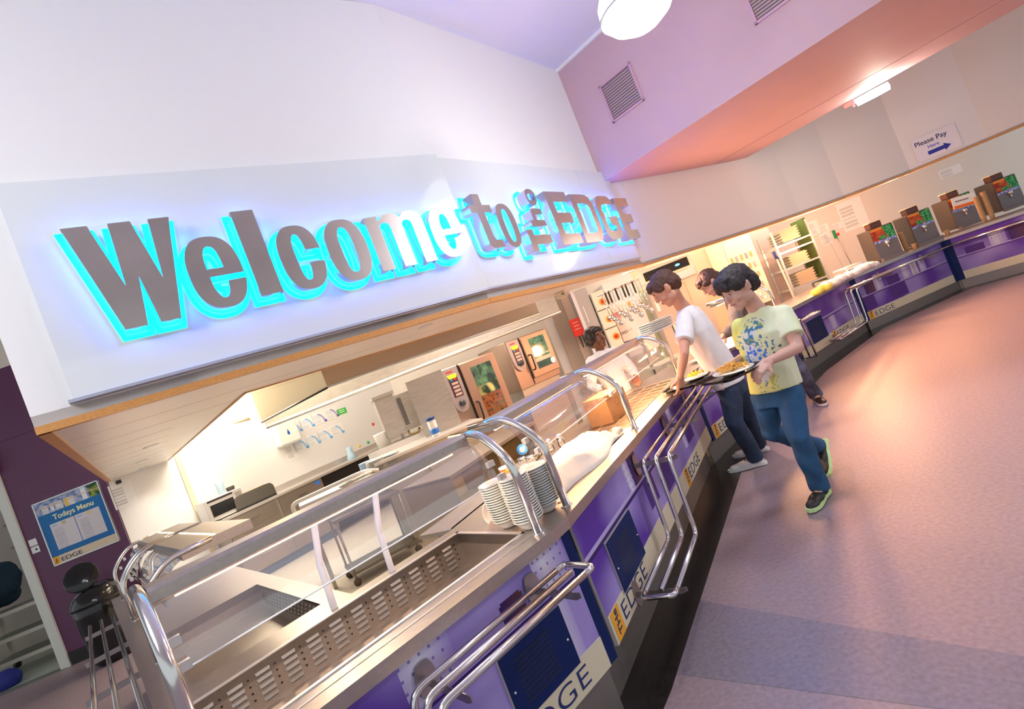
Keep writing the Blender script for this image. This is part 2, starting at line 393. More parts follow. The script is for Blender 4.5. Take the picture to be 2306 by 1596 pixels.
# kitchen walls: one long wall running away behind the servery, then a far wall
KA = R(50); ku = Vector((math.cos(KA), math.sin(KA))); kn = Vector((-ku.y, ku.x))
def KW(s, d=0): p = K0+ku*s+kn*d; return Vector((p.x, p.y))
q = mb(kitchen_white); q.prism([KW(0), KW(5.1), KW(5.1, .12), KW(0, .12)], 0, 3.4); struct('wall_kitchen', q)
q = mb(mat('panel_joint_trim', (.72, .62, .45), .4)); q.prism([KW(.83, -.02), KW(.90, -.02), KW(.90, 0), KW(.83, 0)], 0, 2.9); struct('trim_5', q, 'cream cover strip at the joint of the kitchen wall')
FWY = 10.7
far_wall_m = mat('far_wall_paint', (.76, .70, .64), .5)
q = mb(far_wall_m); q.b2((-3, FWY, 0), (12, FWY+.12, 3.4)); struct('wall_far', q)
q = mb(grey_floor); q.prism([KW(0, 0), (-4.55, 5.55), (-1.2, 2.4), (-.1, 2.9), (1.5, 5.2), (3.4, 7.0), (5.3, 8.4), (7.5, 8.6), (11, 7.5), (11, 10.7), (-2.5, 10.7)], 0, .003)
struct('floor', q, 'beige safety vinyl floor of the kitchen')
# purple grey box beam over the hall
BX = Vector((1.70, 6.03)); BA = R(-45.5); bu = Vector((math.cos(BA), math.sin(BA))); bn = Vector((-bu.y, bu.x))
def BW(s, d): return BX+bu*s+bn*d
q = mb(mauve); q.prism([BW(-.3, 0), BW(9, 0), BW(9, 2.34), BW(-.3, 2.34)], 3.17, CZ); q.prism([BW(0, 2.36), BW(9, 2.36), BW(9, 3.1), BW(0, 3.1)], 3.17, CZ)
q.m(mat('beam_joint', (.10, .03, .12), .6)); q.prism([BW(0, 2.34), BW(9, 2.34), BW(9, 2.36), BW(0, 2.36)], 3.19, CZ); struct('ceiling', q, 'boxed beam painted mauve crossing above the hall')
q = mb(mat('white_coving', (.8, .8, .8), .5)); q.prism([BW(-.1, -.03), BW(9, -.03), BW(9, 0), BW(-.1, 0)], CZ-.03, CZ); struct('trim_6', q, 'white cornice where the beam meets the ceiling')
# ================================================================== THE SIGN
def sup(cx, cy, rx, ry, a0, a1, n=18, e=2.5):
    out = []
    for k in range(n+1):
        a = R(a0+(a1-a0)*k/n); c, s_ = math.cos(a), math.sin(a)
        out.append((cx+rx*math.copysign(abs(c)**(2/e), c), cy+ry*math.copysign(abs(s_)**(2/e), s_)))
    return out
def glyph(ch, w, h, t):   # outer loops counter clockwise, holes clockwise; t stroke width
    if ch == 'W':
        return [[(x*w/.459, y*h) for x, y in ((0, 1), (.106, 1), (.170, .40), (.189, 1), (.285, 1), (.335, .42), (.363, 1), (.459, 1), (.348, 0), (.257, 0), (.236, .46), (.200, 0), (.104, 0))][::-1]]
    if ch == 'l': return [[(0, 0), (w, 0), (w, h), (0, h)]]
    if ch == 'o': return [sup(w/2, h/2, w/2, h/2, 0, 360, 40)[:-1], sup(w/2, h/2, w/2-t, h/2-t*.62, 360, 0, 30)[:-1]]
    if ch == 'c':
        o = sup(w/2, h/2, w/2, h/2, 14, 346, 36); i = sup(w/2, h/2, w/2-t, h/2-t*.62, 346, 14, 30)
        return [[(w, h*.60)]+o+[(w, h*.40), (w-t, h*.40)]+i+[(w-t, h*.60)]]
    if ch == 'e':
        o = sup(w/2, h/2, w/2, h/2, 0, 340, 38); i = sup(w/2, h/2, w/2-t, h/2-t*.62, 340, 190, 14)
        hole = [(t, h*.55)]+[(w-t, h*.55)]+sup(w/2, h*.55, w/2-t, h*.45-t*.62, 0, 180, 14)
        return [[(w, h*.44)]+o+[(w, h*.36), (w-t, h*.36)]+i+[(t, h*.44)], hole[::-1]]
    if ch == 'm':
        s_ = t; g = (w-3*s_)/2; y0 = h*.93
        pts = [(0, 0), (s_, 0), (s_, h*.74)]+sup(s_+g/2, h*.74, g/2, h*.10, 180, 0, 6)[1:]+[(s_+g, 0), (2*s_+g, 0), (2*s_+g, h*.74)]+sup(2*s_+1.5*g, h*.74, g/2, h*.10, 180, 0, 6)[1:]+[(2*s_+2*g, 0), (w, 0)]
        pts += sup(w-s_*1.1, h*.76, s_*1.1, h*.24, 0, 90, 8)+[(w-s_*1.1-g*.45, h*.985), (2*s_+g*1.0, h*.90)]
        pts += [(s_*1.9+g*.8, h*.965), (s_*1.35+g*.8, h), (s_+g*.75, h*.985), (s_, h*.89), (s_, h*.97), (0, h*.97)]
        return [pts]
    if ch == 't':
        s_ = t; x0 = w*.28
        return [[(x0, h*.16)]+sup(x0+s_*.9, h*.13, s_*.9, h*.13, 180, 270, 6)+[(w, 0), (w, h*.15), (x0+s_*1.2, h*.15), (x0+s_, h*.22), (x0+s_, h*.66), (w, h*.66), (w, h*.80), (x0+s_, h*.80), (x0+s_, h), (x0, h), (x0, h*.80), (0, h*.80), (0, h*.66), (x0, h*.66)]]
    if ch == 'h':
        s_ = t; return [[(0, 0), (s_, 0), (s_, h*.52), (w-s_, h*.52), (w-s_, 0), (w, 0)]+sup(w-s_*.9, h*.58, s_*.9, h*.18, 0, 90, 6)+[(s_, h*.76), (s_, h), (0, h)]]
    if ch == 'T': return [[(w/2-t/2, 0), (w/2+t/2, 0), (w/2+t/2, h-t), (w, h-t), (w, h), (0, h), (0, h-t), (w/2-t/2, h-t)]]
    if ch == 'E': return [[(0, 0), (w, 0), (w, t), (t, t), (t, h/2-t/2), (w*.93, h/2-t/2), (w*.93, h/2+t/2), (t, h/2+t/2), (t, h-t), (w, h-t), (w, h), (0, h)]]
    if ch == 'D': return [[(0, 0)]+sup(w*.55, h*.33, w*.45, h*.33, -90, 0, 9)+sup(w*.55, h*.67, w*.45, h*.33, 0, 90, 9)+[(0, h)],
                          ([(t, t)]+sup(w*.52, h*.33, w*.48-t, h*.33-t, -90, 0, 8)+sup(w*.52, h*.67, w*.48-t, h*.33-t, 0, 90, 8)+[(t, h-t)])[::-1]]
    if ch == 'G':
        return [[(w, h*.52), (w*.50, h*.52), (w*.50, h*.52-t*.9), (w-t, h*.52-t*.9), (w-t, h*.36)]+sup(w*.55, h*.30, w*.45-t, h*.30-t, 0, -90, 7)+sup(w*.45, h*.34, w*.45-t, h*.34-t, 270, 180, 7)+sup(w*.45, h*.68, w*.45-t, h*.32-t, 180, 90, 7)+[(w*.62, h-t)]+sup(w*.62, h*.80, w*.38-t, h*.2-t, 90, 15, 5)+[(w, h*.78)]+sup(w*.62, h*.78, w*.38, h*.22, 10, 90, 6)+sup(w*.42, h*.68, w*.42, h*.32, 90, 180, 7)+sup(w*.42, h*.34, w*.42, h*.34, 180, 270, 7)+sup(w*.58, h*.30, w*.42, h*.30, -90, 0, 7)]
def glyph_mesh(loops, ext, off, mats_, z=0, rot90=False):
    cu = bpy.data.curves.new('g', 'CURVE'); cu.dimensions = '2D'; cu.fill_mode = 'BOTH'; cu.extrude = ext; cu.offset = off
    for lp in loops:
        sp = cu.splines.new('POLY'); sp.points.add(len(lp)-1); sp.use_cyclic_u = True
        for p, c in zip(sp.points, lp): p.co = ((-c[1] if rot90 else c[0]), (c[0] if rot90 else c[1]), 0, 1)
    return from_curve(cu, mats_, 'letter')
sign = thing('welcome_sign', 'white gloss sign with steel letters reading Welcome to THE EDGE lit blue from behind', 'sign', (F1.x, F1.y, 0))
def sl(v): return Vector((v[0]-F1.x, v[1]-F1.y, v[2] if len(v) > 2 else 0))
n1, n2 = nrm(A1), nrm(A2); d1 = (FO-F1).normalized(); d2 = (T1-FO).normalized()
def corner(off):  # offset corner of the two sign planes
    a = F1+n1*off; b = FO+n2*off; det = d1.x*-d2.y+d2.x*d1.y; c = b-a; t = (c.x*-d2.y+d2.x*c.y)/det; return a+d1*t
q = mb(white_gloss); cf, cb = corner(.045), corner(.0)
q.prism([F1+d1*.17+n1*.045-F1, cf-F1, cb-F1, F1+d1*.17-F1], 2.2, 3.31); q.build('sign_panel', sign)
q = mb(white_gloss); e2 = 2.80
q.prism([cf-F1, FO+d2*2.06+n2*.045-F1, FO+d2*2.06-F1, cb-F1], 2.2, 3.28); q.build('sign_panel', sign)
q = mb(white_gloss); q.prism([FO+d2*2.064+n2*.045-F1, FO+d2*e2+n2*.045-F1, FO+d2*e2-F1, FO+d2*2.064-F1], 2.2, 3.28); q.build('sign_panel', sign)
q = mb(mat('panel_channel', (.42, .44, .55), .4, .4)); q.prism([F1+d1*.15+n1*.06-F1, cf-F1, cb-F1, F1+d1*.15-F1], 2.185, 2.2); q.prism([cf-F1, FO+d2*e2+n2*.06-F1, FO+d2*e2-F1, cb-F1], 2.185, 2.2); q.build('sign_channel', sign)
halo_m = mat('painted_halo_glow', (.0, .6, .8), .4, emit=(0, 1, 1), estr=1.15)  # halo light on the panel put into an added emissive plate
led_m = mat('blue_led', (.1, .2, 1), .4, emit=(.04, .26, 1), estr=95)
LET = [('W', 1, .353, 2.443, .457, .55, .1), ('e', 1, .80, 2.445, .268, .412, .093), ('l', 1, 1.108, 2.467, .122, .513, .1), ('c', 1, 1.278, 2.447, .252, .405, .092), ('o', 1, 1.568, 2.440, .264, .41, .088),
       ('m', 1, 1.872, 2.46, .425, .385, .092), ('e', 1, 2.335, 2.455, .256, .385, .088), ('t', 2, -.015, 2.462, .25, .45, .085), ('o', 2, .262, 2.452, .23, .38, .075),
       ('E', 2, 1.075, 2.42, .36, .53, .105), ('D', 2, 1.50, 2.412, .415, .515, .10), ('G', 2, 1.97, 2.41, .38, .505, .10), ('E', 2, 2.42, 2.40, .33, .49, .10),
       ('T', 3, .92, 2.395, .20, .33, .085), ('h', 3, .92, 2.615, .17, .22, .06), ('e', 3, .92, 2.815, .155, .15, .045)]
for ch, seg, s0, z0, w, h, t in LET:
    if seg == 1: o2, dd, nn, rotl = F1, d1, n1, A1
    else: o2, dd, nn, rotl = FO, d2, n2, A2
    lp = glyph(ch, w, h, t)
    # loops for rotated word: read upwards
    base = Matrix.Translation((o2.x-F1.x+dd.x*s0, o2.y-F1.y+dd.y*s0, z0)) @ Matrix.Rotation(rotl, 4, 'Z') @ FACE.to_4x4()
    g = glyph_mesh(lp, .05, 0, [sign_steel], rot90=(seg == 3)); g.materials.append(sign_side)
    for p in g.polygons:
        if abs(p.normal.z) < .5: p.material_index = 1
    o = bpy.data.objects.new('letter', g); COL.objects.link(o); o.parent = sign; o.matrix_local = Matrix.Translation((nn.x*.115, nn.y*.115, 0)) @ base
    g2 = glyph_mesh(lp, .002, .026, halo_m, rot90=(seg == 3)); ho = bpy.data.objects.new('added_halo_plate', g2); COL.objects.link(ho); ho.parent = o
    ho.matrix_local = Matrix.Translation((0, 0, -.065)); ho['label'] = 'added glowing plate imitating the cyan halo light behind the letter'
    g3 = glyph_mesh(lp, .002, -.004, led_m, rot90=(seg == 3)); lo = bpy.data.objects.new('led_strip', g3); COL.objects.link(lo); lo.parent = o
    lo.matrix_local = Matrix.Translation((0, 0, -.0525))
# ------------------------------------------------------------------ pendants, wall light, grilles, downlights
lampw = mat('lamp_diffuser', (.95, .95, 1), .4, emit=(1, 1, 1), estr=3.2)
def pendant(pos, label, power):
    t = thing('pendant_lamp', label, 'lamp', (pos[0], pos[1], pos[2]), group=None)
    q = mb(lampw); q.lathe([(.0, -.13), (.12, -.12), (.20, -.07), (.25, .0)], 28); q.build('lower_diffuser', t)
    q = mb(mat('lamp_dome', (.95, .95, 1), .3, emit=(.95, .95, 1), estr=1.8)); q.lathe([(.252, .012), (.24, .10), (.18, .20), (.08, .27), (.03, .28)], 28); q.build('dome', t)
    q = mb(steel_light); q.lathe([(.252, .0), (.256, .0), (.256, .012), (.252, .012)], 28); q.box((-.255, 0, .0), (.012, .03, .03)); q.build('rim', t)
    q = mb(steel_light); q.tube([(0, 0, .27), (0, 0, CZ-pos[2])], .012); q.build('stem', t)
    point('pendant_glow', (pos[0], pos[1], pos[2]-.28), power, (.95, .97, 1), .2)
d = ray(1436, 18); P = Vector((0, 0, CAM_H))+d*3.35/d.y
pendant(P, 'round white pendant lamp glowing in front of the mauve beam', 55)
pendant((-2.0, .25, 3.55), 'round white pendant lamp hanging over the left end of the counter, outside the picture', 60)
def grille(sx, z, w, h, label):
    p = BW(sx, -.01); t = thing('air_vent', label, 'air vent', (p.x, p.y, z), BA)
    fm = mat('mauve_grille_frame', (.55, .32, .42), .5)
    q = mb(fm)
    for c, dm in (((0, 0, h/2-.012), (w, .02, .024)), ((0, 0, -h/2+.012), (w, .02, .024)), ((-w/2+.012, 0, 0), (.024, .02, h)), ((w/2-.012, 0, 0), (.024, .02, h))): q.box(c, dm)
    q.build('frame', t)
    q = mb(black)
    q.box((0, .014, 0), (w-.04, .004, h-.04)); q.build('backing', t)
    q = mb(mat('grille_slats', (.07, .05, .06), .5)); n = 14
    for k in range(n): q.box((0, .004, -h/2+.035+(h-.07)*k/(n-1)), (w-.045, .016, .006), rot=Matrix.Rotation(.5, 3, 'X'))
    q.build('slats', t)
gA = onwall(1399, 225, BX, BA)-Vector((BX.x, BX.y, 0)); gs = gA.x*bu.x+gA.y*bu.y
grille(gs+.03, onwall(1415, 198, BX, BA).z, .42, .44, 'square dark air grille on the mauve beam, left one')
gB = onwall(1735, -8, BX, BA)-Vector((BX.x, BX.y, 0))
grille(gB.x*bu.x+gB.y*bu.y+.03, gA.z+.0, .42, .44, 'square dark air grille on the mauve beam at the top edge, right one')
for (x, y, lab, pw) in ((957, 735, 'round recessed downlight in the soffit above the ovens', 10), (340, 1004, 'round recessed downlight in the left soffit, nearest of three', 8), (319, 1038, 'round recessed downlight in the left soffit, middle of three', 6), (323, 1052, 'round recessed downlight in the left soffit, furthest of three', 6)):
    p = atz(x, y, SZ); t = thing('downlight', lab, 'ceiling light', (p.x, p.y, SZ))
    q = mb(steel_light); q.lathe([(.045, -.004), (.065, -.004), (.062, 0), (.045, .0)], 20); q.build('bezel', t)
    q = mb(mat('downlight_lamp', (1, .95, .9), .3, emit=(1, .93, .85), estr=9)); q.lathe([(0, -.002), (.045, -.002), (.045, 0)], 16); q.build('bulb', t)
    spot('downlight_beam', (p.x, p.y, SZ-.02), (p.x, p.y, 0), pw*2, (1, .88, .72), 110, .8)
# strip light under the beam at the right
P = jt(1965, 212, 6.6)
t = thing('wall_light', 'small bright tubular lamp fixed under the orange lit edge of the beam', 'lamp', P, R(-40))
q = mb(mat('tube_lamp', (1, 1, 1), .3, emit=(1, .97, .92), estr=8)); q.lathe([(.0, -.19), (.05, -.18), (.055, 0), (.05, .18), (0, .19)], 14, rot=Matrix.Rotation(PI/2, 3, 'Y')); q.build('tube', t)
q = mb(mat('lamp_holder', (.5, .25, .25), .4)); q.box((-.26, .0, .03), (.14, .06, .06), bev=.01); q.box((-.22, .05, .12), (.03, .03, .3)); q.build('holder', t)
point('tube_lamp_glow', P+Vector((0, -.15, -.1)), 25, (1, .85, .7), .1)
# ================================================================== SERVING COUNTER
A0 = Vector((-.15, 2.07)); AA = R(42); B0 = Vector((-.01, 2.25)); AB = R(59.5)
def fr(O, ang, s, d, z=None):
    p = O+Vector((math.cos(ang), math.sin(ang)))*s+Vector((-math.sin(ang), math.cos(ang)))*d
    return Vector((p.x, p.y)) if z is None else Vector((p.x, p.y, z))
def FA(s, d, z=None): return fr(A0, AA, s, d, z)
def FB(s, d, z=None): return fr(B0, AB, s, d, z)
WZ = .9
PB = FB(2.95, 0); LIP = [PB, Vector((3.6, 6.85)), Vector((5.4, 8.05)), Vector((7.3, 8.45)), Vector((8.7, 6.9))]
AC = ang2(LIP[0], LIP[1]); AD = ang2(LIP[1], LIP[2]); AE = ang2(LIP[2], LIP[3]); AF = ang2(LIP[3], LIP[4])
q = mb(steel); z0, z1 = .852, WZ
def slab(pts, f=None): q.prism(pts, z0 if f is None else f, z1)
# run A with its long well
slab([FA(-1.27, 0), FA(.05, 0), FA(.05, .165), FA(-1.27, .165)]); slab([FA(-1.27, .67), FA(.05, .67), FA(.05, .78), FA(-1.27, .78)])
slab([FA(.02, .165), FA(.05, .165), FA(.05, .67), FA(.02, .67)]); slab([FA(-1.27, .165), FA(-1.22, .165), FA(-1.22, .67), FA(-1.27, .67)])
# bend
slab([FA(.05, 0), Vector((-.075, 2.155)), Vector((-.035, 2.20)), FB(0, 0), FB(.1, .78), FA(.05, .78)])
# run B with the hot well, then tiled hot plate
slab([FB(0, 0), FB(.22, 0), FB(.22, .78), FB(.1, .78)]); slab([FB(.22, 0), FB(1.14, 0), FB(1.14, .13), FB(.22, .13)]); slab([FB(.22, .62), FB(1.14, .62), FB(1.14, .78), FB(.22, .78)])
slab([FB(1.14, 0), FB(1.34, 0), FB(1.34, .78), FB(1.14, .78)]); slab([FB(1.34, 0), FB(2.95, 0), FB(2.95, .13), FB(1.34, .13)]); slab([FB(1.34, .60), FB(2.6, .60), FB(2.6, .78), FB(1.34, .78)])
slab([FB(1.34, .13), FB(2.95, .13), FB(2.95, .60), FB(1.34, .60)], .84)
def off(i, d):
    a, b = LIP[i], LIP[i+1]; n = nrm(ang2(a, b))*-d; return a+n, b+n
cs = [FB(2.6, .78)]
for i in range(3):
    l1, l2 = (LIP[i+1]-LIP[i]).normalized(), (LIP[i+2]-LIP[i+1]).normalized(); m_ = (Vector((-l1.y, l1.x))+Vector((-l2.y, l2.x))); m_ = m_/m_.length_squared*2*.72
    cs.append(LIP[i+1]+m_)
cs.append(LIP[4]+Vector((.55, .45)))
slab([FB(2.95, .60), LIP[0], LIP[1], cs[1], cs[0], FB(2.6, .6)])
for i in (1, 2, 3): slab([LIP[i], LIP[i+1], cs[i+1], cs[i]])
# wing running away on the left, with its own well
slab([FA(-1.27, .78), FA(-.52, .78), FA(-.52, .90), FA(-1.27, .90)]); slab([FA(-1.27, .9), FA(-1.14, .9), FA(-1.14, 2.05), FA(-1.27, 2.05)]); slab([FA(-.62, .9), FA(-.52, .9), FA(-.52, 2.05), FA(-.62, 2.05)]); slab([FA(-1.27, 2.05), FA(-.52, 2.05), FA(-.52, 4.85), FA(-1.27, 4.85)])
wt = q.build('worktop'); tag(wt, 'brushed steel worktop running in one piece around the whole servery', 'worktop')
# joint seams and raised rims around the wells
q = mb(steel_dull); q.prism([FA(-1.27, .085), FA(.02, .085), FA(.02, .097), FA(-1.27, .097)], WZ, WZ+.0015)
q.m(steel_light); 
for r0, r1, r2, r3 in ((-1.235, .035, .150, .168), (-1.235, .035, .668, .69)): q.prism([FA(r0, r2), FA(r1, r2), FA(r1, r3), FA(r0, r3)], WZ, WZ+.004)
q.prism([FA(.018, .15), FA(.036, .15), FA(.036, .69), FA(.018, .69)], WZ, WZ+.004); o = q.build('well_rim', wt)
def well(fn, s0, s1, d0, d1, zf, name, louv=False):
    q = mb(steel)
    def quad(a, b, c, d): q.poly([a, b, c, d])
    quad(fn(s0, d1, zf), fn(s1, d1, zf), fn(s1, d1, WZ), fn(s0, d1, WZ)); quad(fn(s0, d0, zf-.02), fn(s1, d0, zf-.02), fn(s1, d0, WZ), fn(s0, d0, WZ))
    quad(fn(s0, d0, zf-.02), fn(s0, d1, zf), fn(s0, d1, WZ), fn(s0, d0, WZ)); quad(fn(s1, d0, zf-.02), fn(s1, d1, zf), fn(s1, d1, WZ), fn(s1, d0, WZ))
    quad(fn(s0, d0, zf-.02), fn(s1, d0, zf-.02), fn(s1, d1, zf), fn(s0, d1, zf))
    if louv:   # pressed louvres and punched holes of the back wall
        k = 0; s = s1-.055
        while s > s0+.06:
            for j in range(5):
                zz = WZ-.028-j*.024
                q.m(steel)
                c0, c1 = s-.058, s-.004
                q.poly([fn(c0, d1-.001, zz), fn(c1, d1-.001, zz), fn(c1-.003, d1-.005, zz-.012), fn(c0+.003, d1-.005, zz-.012)])
                q.m(black); q.poly([fn(c0+.004, d1-.002, zz-.0155), fn(c1-.004, d1-.002, zz-.0155), fn(c1-.004, d1-.002, zz-.012), fn(c0+.004, d1-.002, zz-.012)])
            for j in range(4):
                zz = WZ-.035-j*.026; cc = fn(s+.014, d1-.002, zz); u_ = (fn(1, 0, 0)-fn(0, 0, 0)).normalized()
                q.poly([cc+u_*(.0042*math.cos(2*PI*t/8))+Vector((0, 0, .0042*math.sin(2*PI*t/8))) for t in range(8)])
            s -= .098
    return q.build(name, wt)
well(FA, -1.22, .02, .165, .67, .745, 'display_well', True)
q_ = well(FB, .22, 1.14, .13, .62, .80, 'hot_well')
well(FA, -1.14, -.62, .9, 2.05, .76, 'wing_well')
q = mb(mat('perforated_dark', (.16, .12, .09), .4, .7)); q.poly([FA(-.624, .95, .785), FA(-.624, 2.0, .785), FA(-.624, 2.0, .892), FA(-.624, .95, .892)])
for i in range(17):
    for j in range(4):
        c = FA(-.627, 1.0+i*.058+(.029 if j % 2 else 0), .876-j*.024); q.m(steel_light); q.box(c, (.002, .012, .010), AA)
q.build('perforated_plate', wt)
# tiled hot plate: dark glass squares in a steel grid
q = mb(mat('hotplate_glass', (.045, .032, .022), .38, spec=.3)); q.prism([FB(1.36, .15), FB(2.9, .15), FB(2.9, .58), FB(1.36, .58)], .89, WZ+.001)
q.m(mat('grid_bars', (.8, .72, .62), .25, .9))
for i in range(11): s = 1.36+i*.154; q.prism([FB(s-.004, .15), FB(s+.004, .15), FB(s+.004, .58), FB(s-.004, .58)], WZ+.001, WZ+.007)
for j in range(4): d = .15+j*.143; q.prism([FB(1.36, d-.004), FB(2.9, d-.004), FB(2.9, d+.004), FB(1.36, d+.004)], WZ+.001, WZ+.007)
q.build('hot_plate', wt)
# ------------------------------------------------------------------ painted picture of the fronts
def cl(x): return max(0, min(1, x))
def mix3(a, b, t): t = cl(t); return tuple(a[i]*(1-t)+b[i]*t for i in range(3))
PUR = (.10, .035, .36); LIL = (.36, .29, .66); WHI = (.74, .72, .86); DRK = (.035, .012, .13)
def kitchen_pic(W, H, seed, ysh=.45, things=()):
    def fn(s, t):
        x, y = s*W, t*H
        n = noise.noise((x*2.2+seed, y*3.1, seed)); n2 = noise.noise((x*6+seed, y*5, seed+4))
        c = mix3(PUR, LIL, .42+n*1.1+n2*.25)
        if y < ysh-.02: c = mix3(PUR, LIL, .55+n*1.6)
        if abs(y-ysh) < .010: c = mix3(LIL, WHI, .3)
        elif abs(y-ysh+.02) < .006: c = DRK
        for (cx, w, h, kind) in things:
            dx = (x-cx)/w
            if kind in 'TDJ' and abs(dx) < .5 and ysh < y < ysh+h+.02*math.sqrt(max(0, 1-4*dx*dx)):
                if kind == 'D': c = mix3(DRK, (.12, .05, .05), .5+dx)
                elif kind == 'T': c = mix3(WHI, LIL, abs(dx+.15)*1.6); c = mix3(c, PUR, .7 if (int(y*100) % 4 == 0 and int(x*100) % 4 == 0) else 0)
                else: c = mix3(WHI, (.45, .25, .25), .5 if abs(dx) < .2 else 0)
            if kind == 'S' and abs(dx) < .5 and ysh < y < ysh+h: c = DRK if int(y*90) % 2 else mix3(DRK, PUR, .6)
            if kind == 'P' and abs(dx) < .5 and ysh-h < y < ysh-.03: c = mix3(DRK, PUR, .45)
            if kind == 'L' and abs(dx) < .5 and ysh-h < y < ysh-.03: c = mix3(WHI, LIL, .3+abs(dx))
        if seed > 4: c = mix3(c, (.25, .10, .28), .15)
        return c
    return fn
def cab_unit(name, label, O, ang, L, zb, pic, vent=None, strips=(), texts=(), cut=(), plinth=.13, group=None):
    """one front unit; local x along the counter, y into the kitchen"""
    t = thing(name, label, 'counter unit', (O.x, O.y, 0), ang, group); H = .852-zb; bh = .13
    q = mb(mat('carcass_board', (.30, .28, .27), .6)); q.b2((.01, .056, zb), (L-.01, .70, .70)); q.build('carcass', t)
    q = mb(painted); lo = strips[0] if strips else 0; hi = L-(strips[1] if strips else 0)
    nx = int((hi-lo)/.010); ny = int((H-bh)/.010)
    paint_grid(q, (lo, .04, zb+bh), (hi-lo, 0, 0), (0, 0, H-bh), nx, ny, pic); q.m(mat('panel_edge', (.75, .72, .76), .4)); q.b2((lo, .0405, zb), (hi, .056, .852)); q.build('picture_panel', t)
    q = mb(cream); q.b2((lo, .036, zb), (hi, .0402, zb+bh)); q.build('cream_band', t)
    if strips:
        for a, b in ((0, lo-.004), (hi+.004, L)):
            if b-a > .01: q = mb(navy); q.b2((a, .042, zb), (b, .054, .852)); q.build('navy_post', t)
    for x in texts:
        q = mb(amber); q.b2((x, .0335, zb+.002), (x+.095, .036, zb+bh-.002))
        add_text(q, 'THe', .058, (x+.066, .0330, zb+.020), navy_ink, rot=PI/2, off=.0008, xs=1.0); q.build('amber_square', t)
        q = mb(); add_text(q, 'EDGE', .112, (x+.112, .0352, zb+.024), navy_ink, off=-.0010, xs=1.42, space=1.08); q.build('lettering', t)
    if vent:
        x0, x1, v0, v1 = vent
        q = mb(mat('vent_edge', (.55, .52, .55), .4, .3)); q.b2((x0-.005, .031, v0-.005), (x1+.005, .0395, v1+.005)); q.m(navy); q.b2((x0, .027, v0), (x1, .031, v1)); q.m(black)
        n = 9
        for k in range(n): z = v0+(v1-v0)*(.18+.64*k/(n-1)); xa, xb = x0+(x1-x0)*.17, x0+(x1-x0)*.72; q.b2((xa, .0262, z-.0025), (xb, .0272, z+.0025))
        q.m(chrome)
        for sx in (x0+.02, x1-.02): q.ball((sx, .027, v0+(v1-v0)*.45), .006)
        q.build('vent_grille', t)
    q = mb(mat('plinth_steel', (.30, .27, .25), .45, .7)); q.b2((0, plinth, .0), (L, plinth+.012, zb+.01)); q.build('plinth', t)
    return t
picA = kitchen_pic(1.4, .47, 1.3, .30, ((.66, .20, .16, 'T'), (.18, .16, .1, 'P'), (.37, .2, .13, 'P'), (1.29, .20, .15, 'T'), (1.24, .13, .3, 'L'), (1.05, .12, .08, 'D')))
cab_unit('counter_unit', 'nearest counter front unit, purple picture panel with a large navy vent', FA(-1.25, 0), AA, 1.42, .262, picA, vent=(.875, 1.215, .385, .627), strips=(0, .055), texts=(.72,))
picB = kitchen_pic(2.9, .47, 3.1, .27, ((.33, .14, .12, 'L'), (.80, .10, .17, 'T'), (.93, .16, .22, 'D'), (1.12, .2, .09, 'S'), (1.05, .2, .2, 'P'), (1.45, .25, .25, 'P'), (1.75, .14, .2, 'D'), (1.95, .12, .19, 'T'), (2.2, .2, .1, 'S'), (2.3, .25, .2, 'P'), (2.55, .15, .2, 'D'), (2.1, .1, .2, 'L')))
cab_unit('counter_unit', 'long counter front unit right of the bend, purple panel behind the stepped tray rail', FB(.02, 0), AB, 2.93, .262, picB, vent=(.22, .60, .375, .625), strips=(.0, .05), texts=(.02, 1.75), plinth=.14)
picC = kitchen_pic(3, .5, 5.1, .25, ((.5, .2, .2, 'D'), (.8, .2, .2, 'T'), (1.4, .3, .2, 'P')))
LC = (LIP[1]-LIP[0]).length; LD = (LIP[2]-LIP[1]).length; LE = (LIP[3]-LIP[2]).length; LF = (LIP[4]-LIP[3]).length
cab_unit('counter_unit', 'counter front unit behind the legs of the yellow tee wearer', LIP[0], AC, LC, .22, picC, strips=(.05, .06), texts=(.06, 1.9), plinth=.12)
picD = kitchen_pic(2.2, .5, 6.2, .22, ((.3, .12, .15, 'L'), (1.2, .2, .2, 'L')))
cab_unit('counter_unit', 'counter front unit with a small navy vent and two pairs of hanging chrome rails', LIP[1], AD, LD, .18, picD, vent=(.42, .88, .30, .62), strips=(.05, .07), texts=(1.02,), plinth=.08)
tns = ((.22, .20, .18, 'D'), (.42, .17, .20, 'T'), (.72, .26, .11, 'S'), (1.02, .18, .18, 'T'), (1.2, .14, .18, 'J'), (1.38, .15, .18, 'T'), (.75, .35, .2, 'P'), (.1, .3, .2, 'P'))
cab_unit('counter_unit', 'counter front unit at the far right reading EDGE, pictured with dark and white tins', LIP[2], AE, LE, .15, kitchen_pic(1.9, .5, 7.3, .22, tns), strips=(.05, .06), texts=(.06,), plinth=.05)
cab_unit('counter_unit', 'counter front unit at the right edge of the picture with pale tins', LIP[3], AF, LF, .15, kitchen_pic(2.1, .5, 8.9, .22, ((.25, .25, .1, 'S'), (.55, .20, .18, 'T'), (.8, .22, .20, 'D'), (1.3, .3, .2, 'T'))), strips=(.06, 0), plinth=.05)
